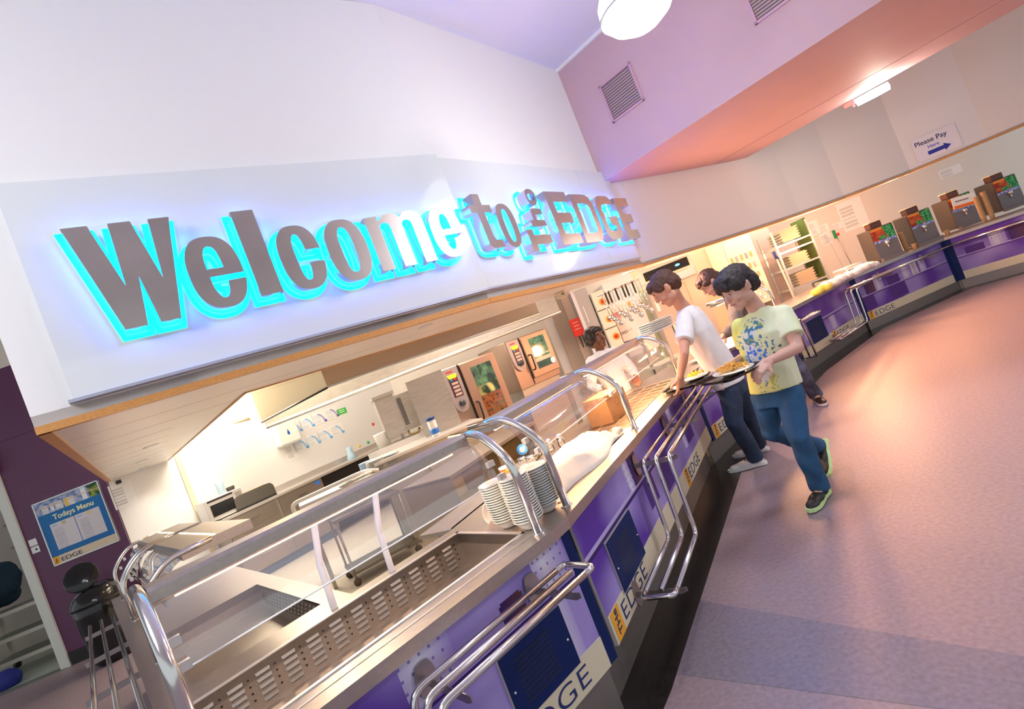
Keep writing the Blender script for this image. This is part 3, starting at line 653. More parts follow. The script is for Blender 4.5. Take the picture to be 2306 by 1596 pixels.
for i, zb in ((1, .2), (2, .16), (3, .15)):   # navy corner posts where the far fronts meet
    L0 = LIP[i]; d1_, d2_ = (LIP[i]-LIP[i-1]).normalized(), (LIP[i+1]-LIP[i]).normalized(); m1_, m2_ = Vector((-d1_.y, d1_.x)), Vector((-d2_.y, d2_.x))
    t = thing('corner_post', 'navy corner post %s' % ('below the dropped tray rail end', 'between the small vent unit and the far EDGE unit', 'under the drinks machines at the far right')[i-1], 'post', (L0.x, L0.y, 0))
    q = mb(navy); q.prism([-d1_*.06+m1_*.038, (m1_+m2_)*.5*.034, d2_*.06+m2_*.038, d2_*.06+m2_*.2, -d1_*.06+m1_*.2], zb, .851); q.build('post', t)
    q = mb(mat('plinth_steel', (.30, .27, .25))); q.prism([-d1_*.08+m1_*.10, (m1_+m2_)*.05, d2_*.08+m2_*.10, d2_*.08+m2_*.2, -d1_*.08+m1_*.2], 0, zb); q.build('foot', t)
# side of the left wing
t = thing('counter_unit', 'steel clad side of the left wing counter', 'counter unit', (*FA(-1.26, .0), 0), AA)
q = mb(steel_dull); q.b2((0, .1, .0), (.03, 4.8, .85)); q.build('side_panel', t); q = mb(steel_dull); q.b2((.70, .82, .0), (.73, 4.8, .85)); q.build('side_panel', t)
# black vinyl band on the floor along the counter
q = mb(black_floor); inn = [FA(-1.4, .25), FA(.1, .25), FB(.1, .25), FB(2.9, .25)]+[cs[1]*.3+LIP[1]*.7, cs[2]*.3+LIP[2]*.7, cs[3]*.3+LIP[3]*.7, LIP[4]+Vector((.3, .3))]
out = [FA(-1.4, -.06), FA(.14, -.06), FB(.1, -.09), FB(2.95, -.17)]+[LIP[1]+Vector((.12, -.16)), LIP[2]+Vector((.06, -.15)), LIP[3]+Vector((-.05, -.15)), LIP[4]+Vector((-.12, -.15))]
for i in range(7): q.prism([inn[i], inn[i+1], out[i+1], out[i]], 0, .0045)
struct('floor', q, 'black vinyl band on the floor following the counter front')
# ------------------------------------------------------------------ tray rails
def rail(name, label, fn, tubes, segs, brackets, zpan=.04, group=None, r=.0125):
    """tubes: list of d offsets; segs: list of (s, z) of the path; brackets (s, z)"""
    base = fn(segs[0][0], tubes[0]); t = thing(name, label, 'tray rail', (base.x, base.y, 0), 0, group); b3 = Vector((base.x, base.y, 0))
    for d in tubes: q = mb(chrome); q.tube([p-b3 for p in fillet([fn(s, d, z) for s, z in segs], .05)], r, 12); q.build('rail_tube', t)
    for s, z in brackets:
        q = mb(mat('bracket_steel', (.42, .38, .38), .3, .9)); u_ = (fn(1, 0)-fn(0, 0)).to_3d(); 
        a_ = [fn(s, .035, z-.022), fn(s, tubes[-1]-.03, z-.022), fn(s, tubes[-1]-.03, z-.040), fn(s, tubes[-1]-.0, z-.052), fn(s, .035, z-.052)]
        lo_ = [q.V(p-u_*.002-b3) for p in a_]; hi_ = [q.V(p+u_*.002-b3) for p in a_]; q.F(lo_); q.F(hi_[::-1])
        for k in range(5): q.F([lo_[k], lo_[(k+1) % 5], hi_[(k+1) % 5], hi_[k]])
        ring = [(.05, .0), (.042, .035), (.03, .055), (.0, .06), (-.03, .055), (-.042, .035), (-.05, 0), (-.042, -.035), (-.03, -.055), (0, -.06), (.03, -.055), (.042, -.035)]
        a1 = [q.V(fn(s+x*.8, .030, z-.03+y*1.05)-b3) for x, y in ring]; a2 = [q.V(fn(s+x*.8, .036, z-.03+y*1.05)-b3) for x, y in ring]; q.F(a1); q.F(a2[::-1])
        for k in range(12): q.F([a1[k], a1[(k+1) % 12], a2[(k+1) % 12], a2[k]])
        q.build('bracket', t)
    return t
def end_loop(t, fn, s, d0, d1, z, out=.05, r=.0125):   # rounded end joining the outer tubes
    b3 = Vector((t.location.x, t.location.y, 0)); q = mb(chrome)
    q.tube([p-b3 for p in fillet([fn(s-.01 if out > 0 else s+.01, d0, z), fn(s+out, d0, z), fn(s+out, d1, z), fn(s-.01 if out > 0 else s+.01, d1, z)], .045)], r, 12); q.build('end_loop', t)
TD = (-.035, -.115, -.195)
t = rail('tray_rail', 'three tube chrome tray rail on the counter front nearest the camera', FA, TD, [(-.03, .775), (-.72, .775), (-.76, .30)], [(-.115, .775), (-.63, .775)])
end_loop(t, FA, -.03, TD[0], TD[2], .775)
t = rail('tray_rail', 'stepped three tube chrome tray rail right of the bend, lower at its near end', FB, TD, [(.31, .33), (.86, .33), (.90, .78), (2.75, .78)], [(.36, .33), (.97, .78), (1.75, .78), (2.5, .78)])
end_loop(t, FB, .31, TD[0], TD[2], .33, out=-.05)
def FD(s, d, z=None): return fr(LIP[1], AD, s, d, z)
def FC(s, d, z=None): return fr(LIP[0], AC, s, d, z)
def FE(s, d, z=None): return fr(LIP[2], AE, s, d, z)
t = rail('tray_rail', 'chrome tray rail with a dropped end by the yellow tee wearer', FC, TD, [(1.4, .76), (LC-.20, .76), (LC-.14, .24)], [(1.9, .76)])
end_loop(t, FC, LC-.14, TD[0], TD[2], .24, out=.02)
t = rail('tray_rail', 'low chrome tray rail rising at its right end on the small vent unit', FD, TD, [(.72, .24), (1.62, .24), (1.66, .74), (LD+.02, .74)], [(1.0, .24)])
end_loop(t, FD, .74, TD[0], TD[2], .24, out=-.05)
t = thing('tray_rail', 'short chrome loop of tray rail turned to the customer, left of the small navy vent', 'tray rail', (*FD(.2, -.1), 0), AD)
q = mb(chrome)
for k in range(3): q.tube(fillet([(-.3+k*.05, 0, .70), (.25, -.02-.05*k, .72), (.33, .04, .72), (.2, .09, .70)], .08), .012, 10)
q.build('rail_tube', t)
t = rail('tray_rail', 'bright straight tray shelf rail along the far right counter', FE, (-.03, -.10, -.17), [(-.3, .76), (LE+.02, .76)], [(.5, .76), (1.4, .76)])
t = thing('tray_rail', 'tray shelf rail at the right edge of the picture', 'tray rail', (*LIP[3], 0), AF); q = mb(chrome)
for d in (-.03, -.10, -.17): q.tube([(0, d, .76), (2, d, .76)], .0125)
q.build('rail_tube', t)
# rail along the left wing: tubes run away from the camera
t = thing('tray_rail', 'long chrome tray rail running away on the left of the wing counter', 'tray rail', (*FA(-1.36, .2), 0), AA); q = mb(chrome)
for s_ in (.06, -.02, -.10):
    q = mb(chrome); q.tube([(s_, -.05, .80), (s_, 4.4, .80)], .0125); q.build('rail_tube', t)
for d in (.35, 1.1, 1.9, 2.9, 4.0): q = mb(mat('bracket_steel', (.4, .4, .4))); q.b2((-.14, d-.004, .752), (.10, d+.004, .784)); q.build('bracket', t)
# ------------------------------------------------------------------ sneeze guards
PROF = [(.06, .9), (.06, 1.21), (.13, 1.30), (.22, 1.368), (.42, 1.372)]
warm_lamp = mat('heat_lamp', (1, .7, .4), .4, emit=(1, .55, .25), estr=14)
def guard(label, fn, s0, s1, posts=(1, 1), lamp=90, shelf=(.27, .40), glass_lo=(.155, 1.15), gdir=1, stan=(), zoff=0, ang=0, rpost=.0185, lcol=(1, .50, .22)):
    b = fn(s0, .06*gdir); b3 = Vector((b.x, b.y, 0)); t = thing('sneeze_guard', label, 'sneeze guard', (b.x, b.y, WZ))
    b3.z = WZ
    for i, s in enumerate((s0, s1)):
        if posts[i]:
            q = mb(chrome); q.tube([p-b3 for p in fillet([fn(s, d*gdir, z+zoff*(z > 1)) for d, z in PROF], .07)], rpost, 14); q.tube([fn(s, .06*gdir, .9)-b3, fn(s, .06*gdir, .906)-b3], rpost*1.5, 14); q.build('end_post', t)
            q = mb(steel_light)
            for d, z in ((.145, 1.25), (.10, 1.19)): q = mb(steel_light); q.box(fn(s+(.03 if i == 0 else -.03), d*gdir+.015, z-.02)-b3, (.035, .02, .025), ang); q.build('glass_clamp', t)
    # curved acrylic
    pr = [glass_lo]+[(glass_lo[0]+.005, glass_lo[1]+.06)]+[(.19, 1.27), (.225, 1.315), (.27, 1.335), (.34, 1.345)]
    prs = fillet([Vector((0, a, c)) for a, c in pr], .05, 4); q = mb(acrylic)
    for sgn in (0, .006):
        for k in range(len(prs)-1):
            a, c = prs[k], prs[k+1]; q.F([q.V(fn(s0+.02, (a.y+sgn)*gdir, a.z+zoff+sgn*.4)-b3), q.V(fn(s1-.02, (a.y+sgn)*gdir, a.z+zoff+sgn*.4)-b3), q.V(fn(s1-.02, (c.y+sgn)*gdir, c.z+zoff+sgn*.4)-b3), q.V(fn(s0+.02, (c.y+sgn)*gdir, c.z+zoff+sgn*.4)-b3)], True)
    bmesh.ops.remove_doubles(q.bm, verts=q.bm.verts[:], dist=.0004)
    q.build('curved_glass', t)
    q = mb(mat('acrylic_edge', (.9, .9, .92), .2)); q.tube([fn(s0+.02, glass_lo[0]*gdir, glass_lo[1])-b3, fn(s1-.02, glass_lo[0]*gdir, glass_lo[1])-b3], .003, 6); q.build('glass_edge', t)
    q = mb(steel); z1_ = 1.378+zoff; a_, c_ = shelf
    def pz(d, z): return (d*gdir, z)
    sec = [(a_, z1_-.052), (a_, z1_-.012), (a_+.012, z1_), (c_, z1_), (c_, z1_-.052)]
    v0 = [q.V(fn(s0+.02, d*gdir, z)-b3) for d, z in sec]; v1 = [q.V(fn(s1-.02, d*gdir, z)-b3) for d, z in sec]; q.F(v0); q.F(v1[::-1])
    for k in range(5): q.F([v0[k], v0[(k+1) % 5], v1[(k+1) % 5], v1[k]])
    q.build('gantry_shelf', t)
    if lamp:
        mid = (a_+c_)/2*gdir; q = mb(warm_lamp); q.tube([fn(s0+.08, mid, 1.322)-b3, fn(s1-.08, mid, 1.322)-b3], .010, 10); q.build('heat_lamp', t)
        p = fn((s0+s1)/2, mid, 1.30); l = bpy.data.lights.new('heat_light', 'AREA'); l.shape = 'RECTANGLE'; l.size = abs(s1-s0)*.9; l.size_y = .06; l.energy = lamp; l.color = lcol
        o = bpy.data.objects.new('heat_light', l); COL.objects.link(o); o.location = p; o.rotation_euler = (0, 0, ang)
    for s, d, lean in stan:
        q = mb(mat('white_stanchion', (.72, .74, .85), .35)); a = fn(s, d, WZ-.05)-b3; c = fn(s-lean*.3, d-.02, 1.1)-b3; e = fn(s-lean, d-.14, 1.34)-b3; q.tube([a, c, e], [.016, .015, .014], 8); q.build('stanchion', t)
    return t
guard('nearest curved sneeze guard over the empty display well', FA, -1.215, .03, lamp=5, lcol=(1, .80, .62), stan=((-.62, .74, -.02), (-.33, .74, -.02)), ang=AA)
guard('curved sneeze guard over the towel covered hot well, middle of the servery', FB, .083, 1.235, lamp=10, ang=AB)
guard('orange lit sneeze guard over the hot plate by the white tee wearer', FB, 1.34, 2.75, lamp=42, posts=(0, 1), ang=AB)
guard('glowing sneeze guard at the far end behind the yellow tee wearer', FC, 1.75, 2.85, lamp=60, ang=AC)
def FW(s, d, z=None): return fr(FA(-1.25, .8), AA+PI/2, s, -d, z)    # wing: s runs away, d into the wing top
guard('sneeze guard on the left wing counter, the nearer of two', FW, .72, 2.2, lamp=4, zoff=-.05, shelf=(.28, .62), ang=AA+PI/2, rpost=.014)
guard('sneeze guard on the left wing counter, the further of two', FW, 2.4, 3.6, lamp=4, zoff=-.05, shelf=(.28, .62), ang=AA+PI/2, rpost=.014)
# ================================================================== THINGS ON THE SERVERY
def bowl_mesh():
    q = mb(china); q.lathe([(.0, 0), (.034, 0), (.036, .004), (.052, .018), (.0600, .037), (.0700, .0420), (.0710, .0460), (.0680, .0465), (.052, .022), (.0, .010)], 26); return q.mesh('bowl')
bm_ = bowl_mesh(); first = True
for i, (px, py, n, where) in enumerate(((1150, 1183, 16, 'left'), (1198, 1186, 18, 'middle'), (1236, 1149, 16, 'right'))):
    p = atz(px, py, WZ); lean = Vector((-.008+.006*i, .012, 0))
    for k in range(n):
        o = bpy.data.objects.new('bowl', bm_); COL.objects.link(o); o.location = (p.x+lean.x*k/n+random.uniform(-.001, .001), p.y+lean.y*k/n, WZ+.002+k*.0112)
        tag(o, 'white bowl in the %s one of the three tall bowl stacks' % where, 'bowl', 'bowls in the %s stack' % where)
p = atz(1113, 1165, WZ); t = thing('bowl', 'white bowl tipped over behind the tall bowl stacks', 'bowl', (p.x, p.y, WZ+.035))
o = bpy.data.objects.new('rim', bm_); COL.objects.link(o); o.parent = t; o.rotation_euler = (1.5, .3, .5)
# towel over the hot well: height field with folds in run B coordinates
def towel(name, label, fn, outline, zf, res=34, seed=0):
    q = mb(cloth_w); g = {}
    for j in range(res+1):
        for i in range(res*2+1):
            u, v = i/(res*2), j/res; s, d = outline(u, v); h = zf(u, v)
            g[i, j] = q.V(fn(s, d, WZ+.006+h+(.016*noise.noise((u*9+seed, v*6, 1))+.009*noise.noise((u*26+seed, v*14, 5)))*min(1, h*20)))
    for j in range(res):
        for i in range(res*2): q.F([g[i, j], g[i+1, j], g[i+1, j+1], g[i, j+1]], True)
    for j in range(res+1):
        for i in range(res*2+1): g[i, j, 1] = q.bm.verts.new(g[i, j].co-Vector((0, 0, .005)))
    for j in range(res):
        for i in range(res*2): q.F([g[i, j, 1], g[i, j+1, 1], g[i+1, j+1, 1], g[i+1, j, 1]], True)
    for i in range(res*2):
        for j in (0, res): q.F([g[i, j], g[i+1, j], g[i+1, j, 1], g[i, j, 1]])
    for j in range(res):
        for i in (0, res*2): q.F([g[i, j], g[i, j+1], g[i, j+1, 1], g[i, j, 1]])
    o = q.build(name)
    return tag(o, label, 'towel')
def tw_out(u, v):
    s = .13+u*1.07; w = .46-.30*max(0, u-.62)/.38 + .02*math.sin(u*14); d0 = .13+.05*math.sin(u*7)-.06*(u < .12); d0 = .115+.03*math.sin(u*9)
    return s, d0+v*w
def tw_h(u, v):
    e = min(1, min(u, 1-u)*9)*min(1, v*7, (1-v)*5); e = max(0, e)
    return .125*e*(.74+.26*math.sin(u*6+v*3))*(1-.25*u)+.008*math.sin(v*30+u*8)*e
towel('towel', 'white towel draped over the food in the middle hot well', FB, tw_out, tw_h)
p = FB(1.2, .17); q = mb(cloth_w); q.ball((0, 0, .03), (.028, .05, .026)); q.ball((.02, .02, .025), (.03, .02, .02)); q.ball((-.035, -.01, .018), (.03, .028, .016)); o = q.build('towel', loc=(p.x, p.y, WZ)); tag(o, 'knotted white cloth end at the right end of the draped towel', 'towel')
# plates / plastic things behind the towel
for (px, py, Y, lab) in ((1180, 1047, 3.15, 'small glass jar with a white label behind the draped towel, left of two'), (1198, 1043, 3.15, 'small glass jar with a white label behind the draped towel, right of two')):
    P = jt(px, py, Y); t = thing('glass_jar', lab, 'jar', (P.x, P.y, P.z-.05)); q = mb(glass_d); q.lathe([(.0, 0), (.026, 0), (.028, .01), (.028, .075), (.022, .088)], 16); q.build('glass', t)
    q = mb(paper); q.lathe([(.0285, .018), (.0288, .018), (.0288, .055), (.0285, .055)], 16); q.build('paper_label', t); q = mb(chrome); q.lathe([(.0, .1), (.024, .1), (.024, .086), (.022, .086)], 16); q.build('lid', t)
P = FB(.62, .78)
t = thing('steel_shelf', 'low steel ledge carrying the glass jars behind the hot well', 'shelf', (P.x, P.y, 1.02), AB); q = mb(steel_dull); q.b2((-.55, -.02, -.14), (.55, .22, -.12)); q.b2((-.5, .1, -1.02), (-.47, .13, -.14)); q.b2((.47, .1, -1.02), (.5, .13, -.14)); q.build('ledge', t)
for k, (px, py) in enumerate(((1215, 1010), (1238, 1003), (1262, 992))):
    P = jt(px, py, 3.3); t = thing('glass_shaker', ['glass shaker with a steel top on the ledge, left of three', 'glass shaker with a steel top on the ledge, middle of three', 'glass shaker with a steel top on the ledge, right of three'][k], 'shaker', (P.x, P.y, P.z-.04))
    q = mb(glass_d); q.lathe([(0, 0), (.02, 0), (.024, .02), (.018, .06)], 14); q.build('glass', t); q = mb(chrome); q.lathe([(.019, .06), (.02, .065), (.012, .085), (0, .09)], 14); q.build('cap', t)
P = jt(1137, 1058, 2.95); t = thing('orange_tub', 'small orange plastic tub left of the bowl stacks', 'tub', (P.x, P.y, P.z-.05)); q = mb(mat('orange_plastic', (.9, .18, .01), .35)); q.lathe([(0, 0), (.028, 0), (.032, .06)], 16); q.build('body', t); q = mb(white_pl); q.lathe([(.034, .06), (.035, .072), (0, .074)], 16); q.build('lid', t)
P = jt(1176, 1012, 3.3); t = thing('round_label_lid', 'small round blue and white lid standing behind the jars', 'lid', P); q = mb(mat('label_blue', (.08, .35, .8), .4)); q.lathe([(0, .004), (.035, .004), (.035, -.004), (0, -.004)], 20, rot=Matrix.Rotation(PI/2-.2, 3, 'X')); q.m(white_pl); q.lathe([(0, .0055), (.018, .0055), (.018, .004)], 16, rot=Matrix.Rotation(PI/2-.2, 3, 'X')); q.build('disc', t)
# cardboard box on the hot plate, with printed marks
P = FB(1.78, .42); t = thing('cardboard_box', 'brown cardboard carton standing under the orange lit sneeze guard', 'box', (P.x, P.y, WZ+.002), AB-.12)
card = mat('cardboard', (.24, .135, .06), .8, noise_amt=.08, noise_scale=14)
q = mb(card); q.b2((-.15, -.1, 0), (.19, .1, .21), bev=.003); q.build('carton', t)
q = mb(); ink = mat('carton_ink', (.12, .07, .04), .8)
q.m(ink)
for cx in (-.10, .12):
    for k in range(3):
        a, b = [(cx+.026*math.cos(R(90+120*j)), .048+.026*math.sin(R(90+120*j))) for j in (k, (k+1) % 3)]; dx, dz = b[0]-a[0], b[1]-a[1]; L_ = math.hypot(dx, dz); nx_, nz_ = -dz/L_*.002, dx/L_*.002
        q.poly([(a[0]-nx_, -.1015, a[1]-nz_), (b[0]-nx_, -.1015, b[1]-nz_), (b[0]+nx_, -.1015, b[1]+nz_), (a[0]+nx_, -.1015, a[1]+nz_)])
for k in range(20):
    a0, a1 = R(18*k), R(18*k+18); q.poly([(.01+.03*math.cos(a0), -.1015, .13+.03*math.sin(a0)), (.01+.03*math.cos(a1), -.1015, .13+.03*math.sin(a1)), (.01+.035*math.cos(a1), -.1015, .13+.035*math.sin(a1)), (.01+.035*math.cos(a0), -.1015, .13+.035*math.sin(a0))])
for z in (.165, .185): q.b2((-.13, -.1018, z), (-.05, -.1012, z+.008))
q.build('printed_marks', t)
# --- right hand counter: drinks machines
brown_m = mat('machine_side_brown', (.10, .085, .075), .45, .3)
def machine(px, py, fn, ang, dline, label, h=.56, w=.36, card_=False):
    o2 = fn(0, dline); P = onwall(px, py, o2, ang); t = thing('drinks_machine', label, 'drinks machine', (P.x, P.y, WZ), R(-14))
    q = mb(brown_m); q.b2((-w/2, .0, .02), (w/2, .48, h), bev=.012); q.build('casing', t)
    q = mb(steel_dull); q.m(mat('machine_front_grey', (.20, .18, .19), .45, .5)); q.b2((-w/2+.01, -.012, .02), (w/2-.01, .0, .30)); q.b2((-w/2+.01, -.10, 0), (w/2-.01, .0, .045)); q.build('front_plate', t)
    def pic(s, u):
        n = noise.noise((s*4+px, u*5, 2)); n2 = noise.noise((s*11, u*12+px, 5))
        if u < .14: return mix3((.05, .12, .5), (.5, .6, .9), .5+n2*1.5)
        if s > .52+.2*(1-u) or (.2 < u < .42 and .28 < s < .6): return mix3((.01, .16, .05), (.1, .5, .18), .4+n2*2)
        if u > .86: return (.75, .25, .03)
        return mix3((.28, .03, .015), (.55, .14, .04), .4+n*1.5)
    q = mb(painted); paint_grid(q, (-w/2+.015, -.004, .30), (w-.03, 0, 0), (0, 0, h-.315), 26, 26, pic); q.build('picture_panel', t)
    q = mb(steel_light); q.lathe([(0, 0), (.032, 0), (.032, -.05), (.0, -.05)], 14, c=(0, -.035, .30)); q.tube([(0, -.02, .26), (0, -.04, .19)], .012, 8); q.build('spout', t)
    q = mb(mat('machine_lid_brown', (.09, .03, .015), .3)); q.b2((-.09, .12, h), (.09, .32, h+.10), bev=.01); q.m(cream); q.b2((-.10, .10, h+.10), (.10, .34, h+.115)); q.build('hopper', t)
    if card_:
        q = mb(paper); q.box((.02, -.05, .43), (.34, .004, .20), rot=Matrix.Rotation(.10, 3, 'Y')); q.m(mat('card_orange', (.85, .18, .01), .5)); q.box((.025, -.0535, .36), (.33, .004, .05), rot=Matrix.Rotation(.10, 3, 'Y')); q.m(mat('grey_ink', (.2, .2, .2), .7)); q.box((.0, -.0535, .46), (.20, .002, .022), rot=Matrix.Rotation(.10, 3, 'Y')); q.build('price_card', t)
    return t
machine(2010, 580, FE, AE, .22, 'drinks machine furthest left, its brown side panel showing')
machine(2094, 547, FE, AE, .22, 'drinks machine second from left, between paper cup and tall cup sleeve')
machine(2186, 512, FE, AE, .22, 'drinks machine third from left with a white and orange card on it', card_=True)
machine(2290, 478, FF if False else FE, AE, .02, 'drinks machine at the right edge of the picture, tallest looking')
cupm = mat('paper_cup', (.48, .29, .14), .7)
def cup(px, py, lab, Y, n=1, r=.038, cat='cup', grp=None):
    P = jt(px, py, Y); q = mb(cupm); q.lathe([(0, 0), (r*.72, 0), (r, .09), (r*1.05, .095), (r*.95, .09), (r*.68, .004)], 18); me = q.mesh('paper_cup')
    for k in range(n):
        o = bpy.data.objects.new('paper_cup', me); COL.objects.link(o); o.location = (P.x, P.y, WZ+.002+k*.018); tag(o, lab, cat, grp)
cup(2062, 560, 'tan paper cup standing between the first two drinks machines', 8.35)
cup(2138, 535, 'tan paper cup standing between the second and third drinks machines', 8.5)
for (px, py, n, lab, Y) in ((2043, 565, 14, 'tan paper cup in the stack right of the leftmost drinks machine', 8.6), (2240, 500, 22, 'tan paper cup in the tall stack left of the last drinks machine', 8.3), (2222, 507, 20, 'tan paper cup in the tall stack right of the card carrying machine', 8.35)):
    cup(px, py, lab, Y, n, .036, 'cup', lab.replace('tan paper cup', 'paper cups'))
# wrapped food on the far counter
wrap = mat('clear_wrap', (.86, .80, .78), .25, spec=.8, bump=.5, bscale=40)
for i, (px, py, Y, r, m_, lab) in enumerate(((1837, 628, 7.2, .075, mat('yellow_food', (.9, .75, .12), .5), 'yellow wrapped roll at the left end of the food heap on the far counter'), (1862, 618, 7.35, .085, wrap, 'cling wrapped roll next to the yellow one on the far counter'), (1885, 606, 7.5, .08, wrap, 'cling wrapped roll in the middle of the heap on the far counter'),
        (1908, 598, 7.65, .08, wrap, 'cling wrapped roll right of the middle of the heap on the far counter'), (1932, 590, 7.8, .085, wrap, 'cling wrapped parcel at the right end of the heap on the far counter'), (1875, 597, 7.8, .055, mat('red_food', (.7, .10, .03), .5), 'red packet lying behind the wrapped rolls on the far counter'), (1950, 578, 8.0, .07, wrap, 'cling wrapped parcel against the leftmost drinks machine'))):
    P = jt(px, py, Y); q = mb(m_)
    for k in range(4): q.ball((random.uniform(-.07, .07), random.uniform(-.04, .04), r*.62+random.uniform(0, .03)), (r*1.25, r*.95, r*.70), rot=Matrix.Rotation(random.uniform(0, 3), 3, 'Z'))
    o = remeshed(q, 'wrapped_food', None, .012, 1, m_); o.location = (P.x, P.y, WZ+.004); tag(o, lab, 'food')
P = jt(1905, 590, 8.15); t = thing('small_appliance', 'small pinkish steel appliance behind the wrapped food', 'appliance', (P.x, P.y, WZ), .3); q = mb(steel_light); q.b2((-.2, -.12, 0), (.2, .12, .16), bev=.01); q.build('body', t); q = mb(black); q.b2((-.16, -.125, .04), (-.06, -.12, .11)); q.build('window', t)
# trays being carried / resting
def tray(name, label, P, rz, tilt=(0, 0), w=.36, l=.46):
    t = thing(name, label, 'tray', P, rz); t.rotation_euler = (tilt[0], tilt[1], rz); q = mb(black_gloss)
    ring = lambda a, b, z, r: [(a-r+r*math.cos(R(c+30*k)) if i in (0, 3) else -(a-r)+r*math.cos(R(c+30*k)), (b-r)*(1 if i < 2 else -1)+r*math.sin(R(c+30*k)), z) for i, c in enumerate((0, 90, 180, 270)) for k in range(4)]
    L0 = ring(l/2-.02, w/2-.02, 0, .04); L1 = ring(l/2-.005, w/2-.005, .018, .05); L2 = ring(l/2, w/2, .02, .05)
    L3 = ring(l/2-.008, w/2-.008, .018, .05); L4 = ring(l/2-.023, w/2-.023, .004, .04)
    rs = [[q.V(p) for p in L] for L in (L0, L1, L2, L3, L4)]
    q.F(rs[0][::-1]); q.F(rs[4])
    for a in range(4):
        for k in range(16): q.F([rs[a][k], rs[a][(k+1) % 16], rs[a+1][(k+1) % 16], rs[a+1][k]])
    q.build('tray_body', t); return t
def plate_mesh(r=.125):
    q = mb(china); q.lathe([(0, .0), (r*.55, .0), (r*.62, .006), (r, .020), (r+.002, .023), (r*.97, .023), (r*.6, .010), (0, .006)], 32); return q.mesh('plate')
PLM = plate_mesh()
def plate(label, P, rot=(0, 0, 0), sc=1, grp=None, cat='plate'):
    o = bpy.data.objects.new('plate', PLM); COL.objects.link(o); o.location = P; o.rotation_euler = rot; o.scale = (sc, sc, sc); return tag(o, label, cat, grp)
chip_m = mat('fried_chips', (.85, .47, .10), .6, noise_amt=.3, noise_scale=20); yel_m = mat('yellow_rice', (.95, .72, .08), .6, noise_amt=.2, noise_scale=40)
def chips(label, P, n, r, m_, rot=(0, 0, 0), seed=1, l=.05):
    rd = random.Random(seed); q = mb(m_)
    for k in range(n):
        a = rd.uniform(0, 2*PI); rr = r*math.sqrt(rd.random()); z = .02+.035*(1-rr/r)*rd.random()+.008
        q.box((rr*math.cos(a), rr*math.sin(a), z), (l*rd.uniform(.6, 1.2), .010, .009), rot=Matrix.Rotation(rd.uniform(0, 3.1), 3, 'Z') @ Matrix.Rotation(rd.uniform(-.5, .5), 3, 'Y'))
    o = q.build('chips'); o.location = P; o.rotation_euler = rot; return tag(o, label, 'food', kind='stuff')
# ================================================================== THE KITCHEN BEHIND
BW_Z = 1.02
t = thing('kitchen_worktop', 'long steel worktop with upstand along the pale kitchen wall', 'worktop', (*KW(.95), 0), KA)
q = mb(steel_light); q.b2((0, -.62, BW_Z-.035), (3.9, -.01, BW_Z)); q.b2((0, -.02, BW_Z), (3.9, -.005, BW_Z+.09)); q.build('top', t)
q = mb(steel_dull); q.b2((0, -.58, .12), (1.55, -.02, BW_Z-.035)); q.build('cupboard_body', t)
for k in range(2):
    q = mb(steel); x0 = .02+k*.78; q.b2((x0, -.60, .75), (x0+.74, -.58, .97)); q.b2((x0, -.60, .16), (x0+.74, -.58, .73)); q.build('drawer', t)
    q = mb(chrome); q.b2((x0+.30, -.62, .84), (x0+.44, -.60, .87)); q.build('handle', t)
q = mb(black); q.b2((1.58, -.5, .1), (3.8, -.05, BW_Z-.05)); q.build('shade_block', t)  # solid black block painting the shade of the open gap under the top
q = mb(mat('blue_label', (.05, .2, .75), .4)); q.b2((1.42, -.603, .90), (1.50, -.60, .96)); q.build('blue_sticker', t)
q = mb(mat('kick_blue', (.13, .20, .30), .5)); q.b2((0, -.56, 0), (1.55, -.05, .12)); q.build('kick_board', t)
def on_bw(px, py, d=-.3):  # a point of the worktop as seen at a pixel
    c = KW(0, d); P = onwall(px, py, c, KA); return P
P = on_bw(517, 1160, -.45); t = thing('microwave_oven', 'silver microwave oven at the left end of the kitchen worktop', 'microwave', (P.x, P.y, BW_Z), KA)
q = mb(steel_light); q.b2((-.26, -.02, .015), (.26, .36, .33), bev=.008); q.build('body', t); q = mb(black_gloss); q.b2((-.20, -.026, .07), (.12, -.02, .24)); q.build('door_window', t); q = mb(steel_dull); q.b2((.16, -.026, .04), (.245, -.02, .29)); q.m(black); q.b2((-.22, -.024, .285), (.13, -.02, .31)); q.build('control_panel', t)
P = on_bw(575, 1132, -.4); t = thing('toaster', 'long dark steel toaster with slots right of the microwave', 'toaster', (P.x, P.y, BW_Z), KA)
q = mb(mat('toaster_steel', (.25, .24, .22), .3, .9)); q.prismy([(-.30, .02), (.30, .02), (.30, .14)]+arc((.22, .14), .08, .08, 0, 90, 5)+arc((-.22, .14), .08, .08, 90, 180, 5)+[(-.30, .14)], -.1, .12); q.build('body', t)
q = mb(mat('toaster_slots', (.75, .55, .15), .5)); 
for k in range(6): q.b2((-.2+k*.07, -.05, .218), (-.17+k*.07, .07, .223))
q.build('slots', t); q = mb(black); q.b2((-.3, -.105, .0), (.3, -.1, .03)); q.build('base_strip', t)
for (px, py, lab, m_, r, h, nm) in ((497, 1100, 'pale blue roll standing on the microwave', mat('blue_paper', (.55, .75, .92), .7), .055, .20, 'paper_roll'), (516, 1092, 'small dark pot on top of the microwave', mat('dark_pot', (.06, .05, .04), .5), .06, .06, 'pot')):
    P = on_bw(px, py, -.3); o = mb(m_).lathe([(0, 0), (r*.9, 0), (r, h*.9), (r*.9, h), (0, h)], 16).build(nm, loc=(P.x, P.y, BW_Z+.33)); tag(o, lab, nm.split('_')[-1])
